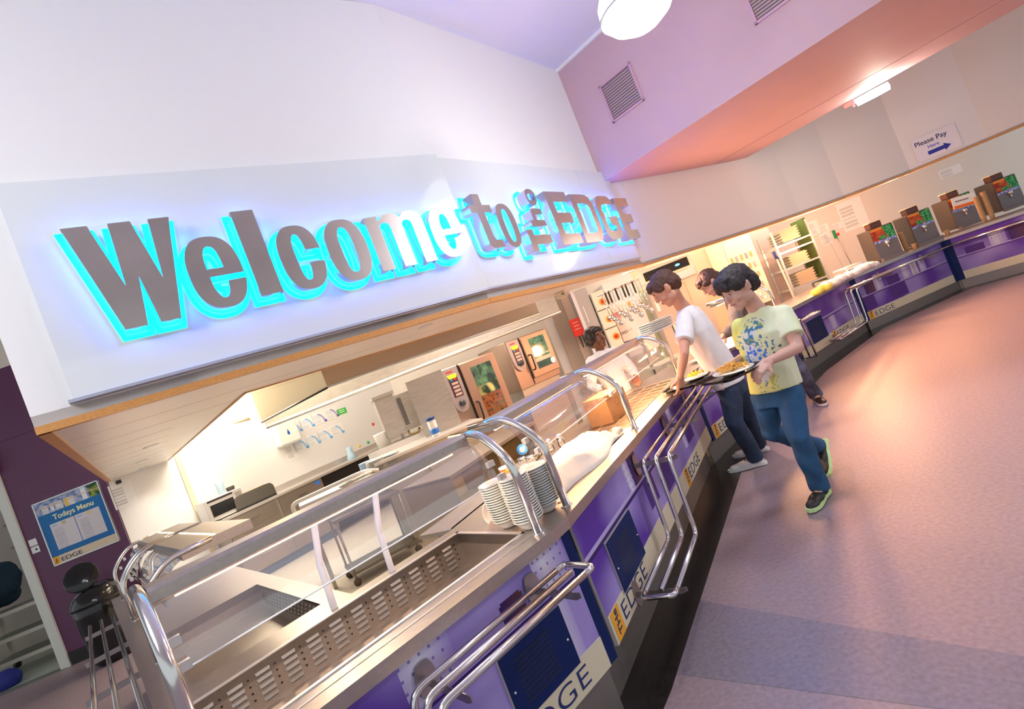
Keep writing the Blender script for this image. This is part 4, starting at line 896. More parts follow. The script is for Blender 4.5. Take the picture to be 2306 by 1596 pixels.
P = on_bw(797, 1040, -.25); q = mb(mat('blue_cloth', (.50, .70, .90), .8)); q.lathe([(.0, 0), (.10, 0), (.07, .08), (.05, .16), (.055, .22), (.03, .23), (0, .22)], 9); o = q.build('cloth', loc=(P.x, P.y, BW_Z)); tag(o, 'pale blue paper cloth bunched on the kitchen worktop', 'cloth')
# wall fittings on the kitchen wall
P = onwall(637, 978, KW(0, 0), KA); t = thing('towel_dispenser', 'white paper towel dispenser with a blue drop on the kitchen wall', 'dispenser', P, KA)
q = mb(white_pl); q.b2((-.19, -.22, -.20), (.19, -.001, .20), bev=.03); q.build('housing', t)
q = mb(mat('drop_blue', (.01, .12, .5), .3)); q.prismy([(.0+.022*math.cos(R(a)), -.02+.025*math.sin(R(a))) for a in range(200, 341, 20)]+[(.022, -.01), (0, .055), (-.022, -.01)], -.223, -.2195); q.build('drop_badge', t)
def poster(px, py, w, h, label, colr, Y=None, wall=None, ang=None, name='notice'):
    P = onwall(px, py, wall or KW(0, -.004), KA if ang is None else ang)
    def f(s, u):
        n = .86-.02*noise.noise((s*9+px, u*9, 3))
        dx = s-.15; r = math.hypot(s-.1, (u-.2))
        if colr and .62 < r < .78 and s > .45 and u > .15: return mix3(colr, (.8, .85, .95), 1-(r-.60)/.18)
        if colr and s > .78 and .05 < u < .25: return colr
        if int(u*16) % 2 == 0 and .08 < s < .6 and .1 < u < .85: return (.66, .72, .80) if colr else (.62, .60, .60)
        return (n, n, n)
    q = mb(painted_m); paint_grid(q, (-w/2, 0, -h/2), (w, 0, 0), (0, 0, h), 24, 26, f); q.m(paper); q.b2((-w/2, .0005, -h/2), (w/2, .003, h/2))
    o = q.build(name); o.location = P; o.rotation_euler = (0, 0, KA if ang is None else ang); return tag(o, label, 'notice')
BLU = (.08, .40, .85); VIO = (.16, .08, .45)
for i, (px, py, c) in enumerate(((663, 963, BLU), (691, 952, BLU), (719, 941, VIO), (747, 930, VIO), (677, 1001, BLU), (705, 990, BLU), (732, 979, BLU), (759, 967, BLU))):
    row = 'top' if i < 4 else 'bottom'; k = ('first', 'second', 'third', 'fourth')[i % 4]
    poster(px, py, .26, .215, '%s from left in the %s row of %s edged notices on the kitchen wall' % (k.capitalize(), row, 'blue' if c == BLU else 'violet'), c)
poster(656, 1016, .20, .28, 'plain white sheet taped beneath the towel dispenser', None)
P = onwall(769.5, 926, KW(0, 0), KA); q = mb(mat('green_sign', (.06, .55, .08), .4)); q.b2((-.10, -.004, -.055), (.10, 0, .055)); q.m(paper)
for z in (.015, -.02): q.b2((-.06, -.0055, z), (.06, -.004, z+.014))
o = q.build('first_aid_sign', loc=P); o.rotation_euler = (0, 0, KA); tag(o, 'small green sign at the right end of the notice rows', 'sign')
for (px, py, c, lab) in ((840, 955, (.85, .08, .02), 'small red round tag on the kitchen wall'), (809, 1004, (.9, .8, .1), 'small yellow sticker on the kitchen wall'), (829, 996, (.05, .55, .25), 'small green sticker on the kitchen wall'), (793, 1021, (.8, .05, .02), 'small red sticker low on the kitchen wall')):
    P = onwall(px, py, KW(0, 0), KA); q = mb(mat('tag_%d' % px, c, .4)); q.lathe([(0, 0), (.03, 0), (.03, .006), (0, .006)], 12, rot=Matrix.Rotation(PI/2, 3, 'X')); o = q.build('wall_sticker', loc=P); o.rotation_euler = (0, 0, KA); tag(o, lab, 'sticker')
# extraction hood over the kitchen
hb = [jt(584, 952, 6.6), jt(760, 870, 5.4)]
hood = thing('extraction_hood', 'cream lit extraction hood hanging over the kitchen at the end of the soffit', 'extractor hood', (hb[0].x, hb[0].y, hb[0].z), 0)
W0 = Vector((hb[0].x, hb[0].y, hb[0].z))
a = jt(570, 960, 7.0); b = jt(590, 949, 6.2); c = jt(737, 871, 5.3); d = jt(1215, 706, 6.1)
q = mb(mat('hood_cream', (.86, .80, .62), .35)); 
def up(v, z=2.75): return Vector((v.x, v.y, z))
for m_, P1, P2 in ((None, a, b), (None, b, c)): q.F([q.V(P1-W0), q.V(P2-W0), q.V(up(P2)-W0), q.V(up(P1)-W0)])
q.build('cream_panels', hood)
q = mb(mat('hood_brown', (.50, .36, .26), .38, .7)); q.F([q.V(c-W0), q.V(d-W0), q.V(up(d)-W0), q.V(up(c)-W0)]); q.build('front_panel', hood)
q = mb(steel_light); q.tube([c-W0+Vector((.0, .0, -.0)), d-W0], .014); q.tube([b-W0, c-W0], .008); q.build('drip_rail', hood)
q = mb(black); q.tube([b-W0+Vector((0, -.01, -.01)), c-W0+Vector((0, -.01, -.01))], .010); q.build('dark_seal', hood)
hb2 = thing('extraction_hood', 'steel extraction hood edge behind the brown one, above the ovens', 'extractor hood', (a.x, a.y+.6, a.z), 0); W1 = Vector(hb2.location)
e1_, e2_ = jt(600, 962, 7.4), jt(1262, 702, 8.6); f1_, f2_ = jt(640, 938, 7.4), jt(1250, 690, 8.6)
q = mb(steel_dull); q.F([q.V(e1_-W1), q.V(e2_-W1), q.V(up(e2_, 2.9)-W1), q.V(up(e1_, 2.9)-W1)]); q.build('canopy', hb2)
q = mb(steel_light); q.tube([e1_-W1, e2_-W1], .028, 10); q.build('lower_rail', hb2)
P = jt(548, 930, 7.4); t = thing('duct_box', 'small cream duct box left of the extraction hood', 'duct', P); q = mb(mat('duct_cream', (.85, .68, .38), .5)); q.b2((-.16, -.12, -.10), (.16, .4, .9)); q.build('box', t)
P = jt(1262, 664, 5.4); t = thing('ceiling_fitting', 'small cream box fitting under the dark ceiling strip', 'fitting', P); q = mb(cream); q.b2((-.05, -.05, -.03), (.05, .05, .03), bev=.005); q.m(black); q.ball((.02, -.05, 0), .01); q.build('box', t)
# combi ovens
def oven(px, py, Y, ang, w, h, zt, label):
    P = jt(px, py, Y); t = thing('combi_oven', label, 'oven', (P.x, P.y, zt-h), ang)
    q = mb(mat('oven_steel_warm_lit', (.42, .30, .23), .36, .85)); q.b2((0, 0, 0), (w, .78, h), bev=.012); q.build('body', t)  # warm light put into the steel as a copper tint, door too
    q = mb(mat('oven_front_warm_lit', (.48, .32, .24), .36, .85)); q.b2((.34*w, -.045, .10), (w-.01, -.002, h-.01), bev=.01); q.build('door', t)
    dr = [o for o in t.children][-1]
    q = mb(black); q.b2((.322*w, -.01, .02), (.336*w, .002, h)); q.build('door_gap', t)
    x0, x1, y0, y1 = .50*w, .88*w, .20*h if h > .9 else .26*h, .90*h
    def pic(s, u):
        n = noise.noise((s*3+px, u*5, 1)); n2 = noise.noise((s*9+px, u*14, 4))
        c_ = mix3((.02, .035, .02), (.12, .26, .12), .35+n+n2*.6)
        if h > .9:
            if u < .42: c_ = mix3(c_, (.35, .09, .03), .5+n2+ (.4 if int(u*40) % 3 == 0 else 0))
            elif u < .62: c_ = mix3(c_, (.75, .62, .22), .2+n*2)
        else:
            if int(u*14) % 2 == 0 or int(s*7) % 2 == 0: c_ = mix3(c_, (.10, .34, .20), .35)
            if .22 < u < .34 or .40 < u < .44: c_ = mix3(c_, (.85, .70, .50), .75)
            elif u < .22: c_ = mix3(c_, (.03, .04, .02), .7)
        return c_
    q = mb(mat('oven_window', (1, 1, 1), .08, vcol=True, coat=.6)); paint_grid(q, (x0, -.047, y0), (x1-x0, 0, 0), (0, 0, y1-y0), 34, 54, pic); q.build('window', t)
    q = mb(black); q.tube(fillet([(.385*w, -.05, y0+.02), (.385*w, -.10, y0+.03), (.40*w, -.10, y0+.26), (.40*w, -.05, y0+.27)], .02), .013, 8); q.build('handle', t)
    # oval control panel
    cx, top, bot = .165*w, h-.02, h-.02-.62*min(h, 1.0)
    outl = [(cx-.115, top), (cx-.12, top-.18)]+[(cx-.115+.0*k, bot+.16) for k in (0,)]+arc((cx, bot+.13), .11, .13, 180, 360, 12)+[(cx+.12, top-.18), (cx+.115, top)]
    q = mb(mat('panel_grey', (.40, .34, .34), .4, .3)); q.prismy(outl[::-1], -.03, -.002); q.build('control_panel', t)
    q = mb(mat('panel_dark', (.05, .025, .04), .3)); q.b2((cx-.07, -.034, top-.40), (cx+.07, -.03, top-.12)); q.m(mat('screen_yellow', (.9, .75, .02), .4, emit=(1, .8, .02), estr=.6)); q.prismy([(cx-.055, top-.14), (cx+.055, top-.14), (cx+.075, top-.085), (cx-.075, top-.085)], -.036, -.03)
    q.m(mat('key_pink', (.62, .42, .36), .4))
    for k in range(4): q.b2((cx-.045, -.037, top-.385+k*.052), (cx+.055, -.034, top-.35+k*.052))
    q.m(mat('key_blue', (.08, .25, .5), .4)); q.b2((cx-.05, -.037, top-.172), (cx-.01, -.034, top-.150)); q.m(red_pl); q.b2((cx+.01, -.037, top-.172), (cx+.05, -.034, top-.150)); q.build('display', t)
    q = mb(red_pl); q.b2((cx-.07, -.032, top-.055), (cx+.03, -.030, top-.035)); q.build('red_logo', t)
    q = mb(mat('knob_dark', (.04, .045, .055), .3)); q.lathe([(0, .03), (.042, .03), (.045, 0)], 18, c=(cx, -.03, bot+.12), rot=Matrix.Rotation(PI/2, 3, 'X')); q.build('dial', t)
    return t
oven(985, 832, 6.95, R(33), .90, 1.06, 1.845, 'large steel combi oven, left of two, with dark oval control panel')
o2 = oven(1133, 771, 8.0, R(38), .90, .80, 1.925, 'smaller steel combi oven, right of two, with a round blue sticker')
q = mb(mat('sticker_blue', (.22, .32, .75), .4)); q.lathe([(0, .003), (.062, .003), (.062, 0)], 22, c=(.80, -.048, .26), rot=Matrix.Rotation(PI/2, 3, 'X')); q.m(paper); q.lathe([(.05, .0035), (.053, .0035), (.053, .003)], 22, c=(.80, -.048, .26), rot=Matrix.Rotation(PI/2, 3, 'X')); q.build('round_sticker', o2)
for t, zb in ((o2, 1.125),):
    q = mb(steel_dull); q.b2((.03, .03, -zb), (.87, .75, 0)); q.build('stand', t)
P = jt(985, 832, 6.95); t = thing('oven_stand', 'steel cabinet carrying the large combi oven', 'stand', (P.x, P.y, 0), R(33)); q = mb(steel_dull); q.b2((.02, .02, 0), (.88, .76, .78)); q.build('cabinet', t)
P = jt(912, 862, 6.75); t = thing('steel_side_panel', 'plain steel panel standing left of the large combi oven', 'panel', (P.x, P.y, 0), R(14)); q = mb(steel_dull); q.b2((0, 0, 0), (.50, .03, P.z)); q.build('panel', t)
P = jt(838, 893, 7.0); t = thing('water_boiler', 'wall hung grey steel box with a vent strip and brass taps below', 'boiler', (P.x, P.y, 1.24), R(20))
q = mb(steel_dull); q.b2((0, 0, 0), (.26, .4, .56)); q.b2((-.02, -.02, .56), (.28, .4, .60)); q.m(steel_dull); q.b2((.26, .06, 0), (.68, .4, .52)); q.build('casing', t)
q = mb(black)
for k in range(20): q.b2((.29, .055, .08+k*.02), (.35, .06, .09+k*.02))
q.build('vent_strip', t)
q = mb(mat('brass_tap', (.55, .42, .2), .3, .9)); q.tube([(.3, .1, 0), (.3, .1, -.06), (.42, .1, -.08), (.46, .1, -.02)], .016, 8); q.build('tap_pipes', t)
q = mb(mat('yellow_handles', (.95, .70, .02), .4)); q.b2((.26, .06, -.30), (.30, .09, -.14)); q.b2((.52, .06, -.22), (.56, .09, -.08)); q.build('yellow_valves', t); q = mb(steel_dull); q.b2((.18, .12, -.34), (.22, .16, 0)); q.b2((.60, .12, -.34), (.64, .16, 0)); q.build('legs', t)
P = jt(869, 1008, 7.1); q = mb(white_pl); q.lathe([(0, 0), (.09, 0), (.10, .22), (.11, .24), (0, .24)], 18); o = q.build('white_bucket', loc=(P.x, P.y, P.z-.02)); tag(o, 'small white bucket left of the yellow valves', 'bucket')
P = jt(983, 980, 6.45); t = thing('wipes_tub', 'white tub of wipes with a dark blue lid and blue label', 'tub', (P.x, P.y, 1.085)); q = mb(white_pl); q.lathe([(0, 0), (.052, 0), (.055, .005), (.055, .20), (.05, .21)], 22); q.build('tub', t); q = mb(mat('lid_blue', (.01, .05, .25), .35)); q.lathe([(.057, .205), (.058, .24), (.05, .245), (0, .245)], 22); q.build('lid', t)
q = mb(mat('label_print_blue', (.02, .18, .6), .4)); q.lathe([(.0556, .03), (.0562, .03), (.0562, .10), (.0556, .10)], 22); q.build('label_band', t)
# steel tables in the middle of the kitchen
t = thing('steel_table', 'steel prep table behind the nearest guard, carrying plates and napkins', 'table', (-2.3, 6.15, 0), R(25)); zt = .985
q = mb(steel_light); q.b2((-.65, -.35, zt-.03), (.9, .35, zt)); q.build('table_top', t)
for x in (-.6, .85):
    for y in (-.3, .3): q = mb(steel_dull); q.b2((x-.02, y-.02, 0), (x+.02, y+.02, zt-.03)); q.build('leg', t)
q = mb(white_pl); q.tube(fillet([(-.7, -.35, zt-.1), (-.72, -.4, zt+.06), (.1, -.42, zt+.08), (.25, -.36, zt+.02)], .12), .022, 10); q.build('push_handle', t)
t2 = thing('steel_table', 'steel bench with sink under the boiler and the wipes tub', 'table', (-1.55, 6.75, 0), R(20)); q = mb(steel_light); q.b2((-.65, -.62, 1.05), (.75, .3, 1.083)); q.b2((-.65, .28, 1.083), (.75, .3, 1.16)); q.build('table_top', t2); q = mb(steel_dull); q.b2((-.6, -.5, 0), (.7, .28, 1.05)); q.build('base', t2)
for i, (px, py, Y, n, lab) in enumerate(((849, 1062, 6.1, 11, 'white plate in the left stack of plates on the prep table'), (886, 1048, 6.2, 10, 'white plate in the right stack of plates on the prep table'))):
    P = jt(px, py, Y)
    for k in range(n): plate(lab, (P.x+.002*k, P.y, zt+.003+k*.011), (0, 0, 0), .86, lab.replace('white plate', 'white plates'))
P = jt(822, 1040, 6.4)
for k in range(6): o = bpy.data.objects.new('plastic_tub', bpy.data.meshes.get('stack_tub') or (lambda: (setattr(MB, '_t', None), mb(mat('pale_blue_plastic', (.55, .68, .88), .35)).lathe([(0, 0), (.07, 0), (.085, .05), (.09, .052), (.08, .05)], 18).mesh('stack_tub'))[1])()); COL.objects.link(o); o.location = (P.x, P.y, zt+.003+k*.014); tag(o, 'pale blue plastic tub in the stack left of the plates', 'tub', 'pale blue stacked tubs')
P = jt(800, 1074, 5.75); q = mb(cloth_w)
for k in range(5): q.ball((-.14+.07*k, .01*(k % 2), .02+.006*k), (.075, .05, .022), rot=Matrix.Rotation(.3*k, 3, 'Z'))
o = remeshed(q, 'napkins', None, .01, 1, cloth_w); o.location = (P.x, P.y, zt+.002); tag(o, 'heap of folded white napkins left of the plates', 'napkins')
t = thing('castor_trolley', 'steel trolley on castors seen through the nearest guard', 'trolley', (-2.25, 5.75, 0), R(30)); q = mb(mat('shelf_dark_steel', (.20, .18, .16), .45, .6)); q.b2((-.3, -.25, .12), (.45, .25, .15)); q.build('shelf', t); q = mb(MATS['shelf_dark_steel']); q.b2((-.3, -.25, .7), (.45, .25, .73)); q.build('shelf', t)
for x in (-.28, .43):
    for y in (-.23, .23): q = mb(steel_dull); q.tube([(x, y, .08), (x, y, .73)], .013, 8); q.build('post', t); q = mb(mat('castor_rubber', (.10, .07, .05), .6)); q.lathe([(0, -.012), (.04, -.012), (.04, .012), (0, .012)], 12, c=(x, y, .042), rot=Matrix.Rotation(PI/2, 3, 'X')); q.build('castor', t)
t = thing('open_cupboard', 'open steel cupboard with a bare shelf seen through the nearest guard', 'cupboard', (-1.35, 4.75, 0), R(59.5)); q = mb(mat('cupboard_inside', (.55, .50, .30), .5))
q.b2((0, .0, .15), (1.6, .03, .84)); q.b2((0, -.5, .15), (1.6, 0, .18)); q.b2((0, -.5, .5), (1.6, 0, .515)); q.build('shelves', t)
q = mb(steel); q.b2((-.03, -.55, .05), (0, .03, .87)); q.b2((.78, -.52, .1), (.80, .0, .85)); q.b2((1.6, -.55, .05), (1.63, .03, .87)); q.b2((-.03, -.56, .85), (1.63, .03, .88)); q.build('frame', t)
# far kitchen: panels, doors and fittings standing against the far wall, left to right
def panel(px0, py0, px1, py1, Y, z0, z1, m_, name, label, cat, dep=.06, bits=()):
    if z0 > .5: dep = FWY-Y-.002
    x0, x1 = jt(px0, py0, Y).x, jt(px1, py1, Y).x; t = thing(name, label, cat, ((x0+x1)/2, Y, z0)); w = x1-x0
    q = mb(m_); q.b2((-w/2, 0, 0), (w/2, dep, z1-z0)); q.build('panel', t)
    for (a, b, c_, d_, mm, nm) in bits: q = mb(mm); q.b2((-w/2+a*w, -.012, c_-z0), (-w/2+b*w, 0, d_-z0)); q.build(nm, t)
    return t
greyS = mat('fridge_grey', (.42, .40, .40), .45, .4); taupe = mat('cladding_taupe', (.46, .38, .32), .5, .2); lil = mat('lilac_strip', (.66, .63, .70), .5)
panel(1229, 733, 1262, 750, 9.6, 0, 2.6, kitchen_white, 'wall_panel', 'bright white wall panel right of the ovens', 'panel')
panel(1263, 760, 1291, 745, 9.5, 0, 2.6, taupe, 'wall_panel', 'taupe grey panel behind the red blanket box', 'panel')
panel(1291, 745, 1313, 735, 9.4, 0, 2.6, mat('taupe_light', (.60, .45, .36), .5), 'wall_panel', 'pinkish tan panel between grey fridge and taupe panel', 'panel')
panel(1313, 735, 1347, 720, 9.0, 0, 2.35, greyS, 'tall_fridge', 'tall grey fridge behind the woman in white', 'fridge', .5, ((.42, .46, 1.75, 2.05, paper, 'handle'), (0, .2, 0, 2.35, lil, 'side_strip')))
panel(1350, 712, 1376, 700, 8.9, 1.1, 2.2, mat('control_cream', (.72, .66, .56), .4), 'control_cabinet', 'cream control cabinet with red knobs', 'control cabinet', .2, ((.0, 1, 1.86, 1.87, black, 'seam'), (.0, 1, 1.52, 1.53, black, 'seam')))
ct = COL.objects.get('control_cabinet')
for z in (2.0, 1.68, 1.36): q = mb(mat('knob_amber', (.95, .35, .02), .4)); q.lathe([(0, .012), (.06, .012), (.06, 0)], 14, c=(.03, -.0, z-1.1), rot=Matrix.Rotation(PI/2, 3, 'X')); q.build('knob_plate', ct); q = mb(mat('knob_red', (.5, .02, .01), .3)); q.lathe([(0, .04), (.035, .04), (.035, .01)], 12, c=(.03, -.0, z-1.1), rot=Matrix.Rotation(PI/2, 3, 'X')); q.build('red_knob', ct)
panel(1378, 700, 1442, 672, 9.2, .9, 2.3, kitchen_white, 'splash_board', 'white splash board behind the hanging ladles', 'board', .03, ((.55, .64, 1.76, 1.84, amber, 'orange_sticker'), (.57, .66, 1.66, 1.74, mat('sticker_green', (.3, .65, .3), .5), 'green_sticker'), (.02, .2, 1.62, 1.74, mat('pink_notice', (.85, .25, .3), .5), 'pink_notice')))
panel(1442, 672, 1462, 664, 9.3, 0, 2.6, mat('pale_green', (.62, .70, .48), .5), 'wall_panel', 'pale green panel right of the hanging ladles', 'panel')
panel(1462, 664, 1572, 616, 8.9, 0, 1.86, mat('taupe_steel', (.50, .43, .38), .45, .3), 'tall_cupboard', 'broad taupe steel cupboard behind the heads of the customers', 'cupboard', .35, ((.02, .98, 1.845, 1.85, black, 'top_seam'), (.70, .705, .4, 1.8, mat('edge_gold', (.7, .5, .3), .4), 'door_edge'), (.04, .10, 1.48, 1.66, paper, 'white_notice')))
panel(1572, 616, 1604, 600, 9.3, 0, 2.7, mat('taupe_cream', (.66, .58, .40), .5), 'wall_panel', 'beige panel left of the cream door', 'panel', bits=((.9, .95, .1, 2.6, mat('edge_gold'), 'edge_strip') if False else (.9, .95, .1, 2.6, MATS['edge_gold'], 'edge_strip'),))
panel(1604, 600, 1638, 586, 9.4, 0, 2.5, mat('door_cream', (.82, .84, .58), .5), 'kitchen_door', 'pale yellow door beyond the servery', 'door', bits=((.85, .9, 1.2, 1.3, steel, 'handle'),))
panel(1640, 586, 1700, 560, 9.6, .9, 2.4, mat('notice_board', (.80, .82, .62), .6), 'notice_board', 'pale notice board with small pinned cards', 'notice board', .03, tuple((.08+.17*(k % 5), .16+.17*(k % 5), 1.2+.2*(k//5), 1.30+.2*(k//5), mat('card_olive', (.45, .42, .18), .6) if k % 2 else greyS, 'pinned_card') for k in range(20)))
P = jt(1500, 606, 7.9); t = thing('wall_extractor', 'small pale extractor with a black front and a blue light', 'extractor', P, R(0)); q = mb(mat('extractor_pale', (.74, .74, .62), .4)); q.prism([(-.40, 0), (.40, 0), (.40, .35), (-.40, .35)], -.10, .08); q.F([q.V(v) for v in ((-.4, 0, .08), (.40, 0, .08), (.15, .25, .26), (-.4, .25, .26))]); q.build('hood', t)
q = mb(black_gloss); q.b2((-.36, -.012, -.07), (.36, -.001, .065)); q.build('black_front', t); q = mb(mat('blue_led_small', (.1, .4, .9), .3, emit=(.1, .5, 1), estr=2)); q.ball((.18, -.014, 0), (.04, .006, .018)); q.build('blue_light', t)
# fire blanket
P = jt(1299, 737, 9.2); t = thing('fire_blanket', 'red fire blanket box with two black pull tapes', 'fire blanket', P); q = mb(red_pl); q.b2((-.10, -.05, -.16), (.10, 0, .16), bev=.008); q.build('box', t); q = mb(mat('faded_red', (.9, .35, .28), .5))
for z in (.08, .02, -.04): q.b2((-.05, -.0515, z), (.05, -.05, z+.02))
q.build('printed_lines', t)
for x in (-.02, .04): q = mb(black); q.b2((x-.012, -.03, -.38), (x+.012, -.025, -.16)); q.build('pull_tape', t)
# ladles hanging from a rail
RL0, RL1 = jt(1345, 667, 7.6), jt(1440, 628, 7.6); t = thing('utensil_rail', 'steel rail the ladles hang from', 'rail', RL0); q = mb(steel); q.tube([(0, 0, 0), RL1-RL0], .012, 8); q.build('bar', t)
for i in range(12):
    f_ = .10+i*.08; P = RL0.lerp(RL1, f_); blk = i in (1, 2, 4, 6, 7, 9); L_ = .34+.05*((i*7) % 3)
    t = thing('hanging_ladle', ['steel ladle', 'black handled ladle'][blk]+' hanging from the kitchen rail, number word %s from the left' % ('first', 'second', 'third', 'fourth', 'fifth', 'sixth', 'seventh', 'eighth', 'ninth', 'tenth', 'eleventh', 'last')[i], 'ladle', P)
    t['label'] = t['label'].replace('number word ', '')
    q = mb(black if blk else chrome); q.box((0, 0, -.09), (.026 if blk else .014, .012, .16)); q.tube(arc_pts) if False else q.tube([(0, 0, 0), (0, -.006, -.02)], .004, 6); q.ball((0, 0, .002), .015); q.build('handle', t)
    q = mb(chrome); q.tube([(0, 0, -.15), (.004, 0, -L_)], .006, 6); q.build('shaft', t)
    q = mb(chrome); rot = Matrix.Rotation(PI/2-.2, 3, 'X')
    if i % 3 == 2: q.ball((.004, -.008, -L_-.05), (.035, .018, .055))
    else: q.lathe([(.045, 0), (.042, .02), (.028, .036), (0, .042)], 14, c=(.004, -.02, -L_-.03), rot=rot)
    q.build('bowl_end', t)
# sieve and small basin by the ladles
P = jt(1392, 735, 9.185); t = thing('wire_basket', 'round wire basket hanging on the splash board', 'basket', P); q = mb(steel_light)
for r in (.14, .10, .06): q.tube([(r*math.cos(R(a)), 0, r*1.2*math.sin(R(a))) for a in range(0, 361, 20)], .003, 5)
q.build('wires', t)
P = jt(1405, 749, 9.185); t = thing('scissors', 'dark scissors lying at the foot of the splash board', 'scissors', P); q = mb(black)
for x in (-.03, .04): q.tube([(x+.03*math.cos(R(a)), 0, .02*math.sin(R(a))) for a in range(0, 361, 30)], .004, 5)
q.build('handles', t); q = mb(chrome); q.tube([(.07, 0, 0), (.16, 0, .02)], .005, 5); q.build('blades', t)
# stack of white trays glowing under the far gantry
P = jt(1478, 716, 5.9); lab = 'white oblong dish in the stack beyond the white tee wearer'
q = mb(china); q.b2((-.20, -.11, 0), (.20, .11, .011), bev=.004); me = q.mesh('dish')
PZ = jt(1478, 742, 6.3)
t = thing('plate_shelf', 'lit steel shelf unit with white dishes beyond the white tee wearer', 'shelf', (PZ.x, PZ.y, 0), AB-.5); q = mb(steel_light); q.b2((-.32, -.16, PZ.z-.02), (.32, .16, PZ.z)); q.build('shelf', t); q = mb(steel_light); q.b2((-.32, -.16, .9), (.32, .16, .93)); q.build('shelf', t)
for x in (-.3, .3): q = mb(steel_dull); q.b2((x-.015, -.015, 0), (x+.015, .015, PZ.z)); q.build('post', t)
for k in range(9): o = bpy.data.objects.new('serving_dish', me); COL.objects.link(o); o.location = (PZ.x+.03*(k % 2), PZ.y, PZ.z+.003+.0125*k); o.rotation_euler = (0, 0, AB-.5); tag(o, lab, 'dish', 'oblong dishes on the shelf unit')
# tray trolley rack
P = jt(1790, 560, 9.2); x0, x1 = jt(1768, 590, 9.2).x, jt(1832, 560, 9.2).x; t = thing('tray_rack', 'tall steel rack trolley stacked with grey trays', 'rack', ((x0+x1)/2, 9.2, 0)); w = (x1-x0)+.10
for x in (-w/2, w/2):
    for y in (0, .5): q = mb(steel_light); q.b2((x-.015, y-.015, 0), (x+.015, y+.015, 2.06)); q.build('post', t)
for z in (.95, 1.32, 1.62, 1.75): q = mb(steel_light); q.b2((-w/2, 0, z), (w/2, .5, z+.03)); q.build('shelf', t)
q = mb(mat('rack_edge_green', (.10, .18, .04), .5)); q.b2((w/2+.02, .1, .9), (w/2+.07, .5, 2.1)); q.build('side_sheet', t)
tm = mat('grey_tray', (.42, .36, .27), .5); me = mb(tm).b2((-.17, 0, 0), (.17, .42, .014)).mesh('tray')
for z0_, n in ((.985, 14), (1.355, 12), (1.80, 14)):
    for k in range(n): o = bpy.data.objects.new('serving_tray', me); COL.objects.link(o); o.location = ((x0+x1)/2+.02*math.sin(k*2.1)-.0, 9.24, z0_+k*.0165); tag(o, 'grey tray piled on the %s shelf of the steel rack trolley' % {.985: 'lowest', 1.355: 'middle', 1.80: 'top'}[z0_], 'tray', 'grey trays on the %s rack shelf' % {.985: 'lowest', 1.355: 'middle', 1.80: 'top'}[z0_])
P = jt(1747, 578, 8.9); t = thing('mop_handle', 'thin leaning pole with a blue grip left of the rack trolley', 'pole', P); E_ = jt(1797, 690, 8.7); q = mb(mat('pole_grey', (.6, .5, .42), .4)); q.tube([(0, 0, 0), (E_-P)*(P.z/(P.z-E_.z))], .016, 8); q.build('pole', t); q = mb(mat('grip_blue', (.05, .06, .25), .4)); q.tube([(-.01, 0, .1), (.01, 0, -.06)], .03, 8); q.build('grip', t)
panel(1700, 580, 1748, 560, 9.9, 0, 2.9, mat('column_mauve', (.62, .48, .44), .6), 'square_column', 'brownish pink column left of the rack trolley', 'column', .4)
# small notices on the far wall
fw = (0, FWY-.005)
for (px, py, w_, h_, c, lab) in ((1833, 513, .22, .30, None, 'faint handwritten sheet on the far wall right of the rack'), (1858, 513, .15, .17, None, 'small white card with dark writing on the far wall'), (1887, 508, .20, .14, None, 'small cream card on the far wall above the green tool'), (1860, 538, .24, .26, None, 'cream sheet on the far wall below the small card'), (1920, 482, .55, .62, None, 'large pale chart on the far wall behind the first drinks machine'), (2140, 386, .5, .18, None, 'sheet with three dark lines above the card carrying machine')):
    poster(px, py, w_, h_, lab, c, wall=Vector(fw), ang=0.0)
P = jt(1882, 535, 10.5); t = thing('wall_valve', 'green and red handled valve on a thin pipe', 'valve', P); q = mb(mat('valve_green', (.0, .25, .08), .4)); q.b2((-.03, -.03, -.02), (.02, 0, .16)); q.build('green_handle', t); q = mb(red_pl); q.ball((.05, -.02, .05), .035); q.build('red_knob', t); q = mb(steel_dull); q.tube([(.02, -.01, 0), (.10, -.01, -.75)], .008, 6); q.build('pipe', t)
# Please Pay Here sign on the curved bulkhead
for _i in range(5, 9):
    wp = TR[_i]; wa = ang2(TR[_i], TR[_i+1]); P = onwall(2122, 318, wp+nrm(wa)*.015, wa)
    if -.01 < (Vector((P.x, P.y))-wp).dot((TR[_i+1]-wp).normalized()) < (TR[_i+1]-wp).length: break
P -= Vector((math.cos(wa), math.sin(wa), 0))*.08; t = thing('pay_sign', 'sheet reading Please Pay Here with a blue arrow on the bulkhead', 'sign', P, wa)
q = mb(mat('sign_sheet', (.80, .78, .86), .4)); q.b2((-.30, -.003, -.18), (.30, 0, .20)); q.build('sheet', t)
q = mb(); add_text(q, 'Please Pay', .105, (-.27, -.004, .07), mat('sign_ink', (.03, .03, .12), .6), off=.001); add_text(q, 'Here', .075, (-.12, -.004, -.02), mat('sign_ink_blue', (.10, .12, .6), .6), off=.001)
q.m(mat('arrow_ink', (.02, .03, .35), .5)); q.prismy([(-.14, -.12), (.08, -.12), (.08, -.15), (.17, -.09), (.08, -.03), (.08, -.06), (-.14, -.06)], -.0045, -.0035); q.build('printing', t)
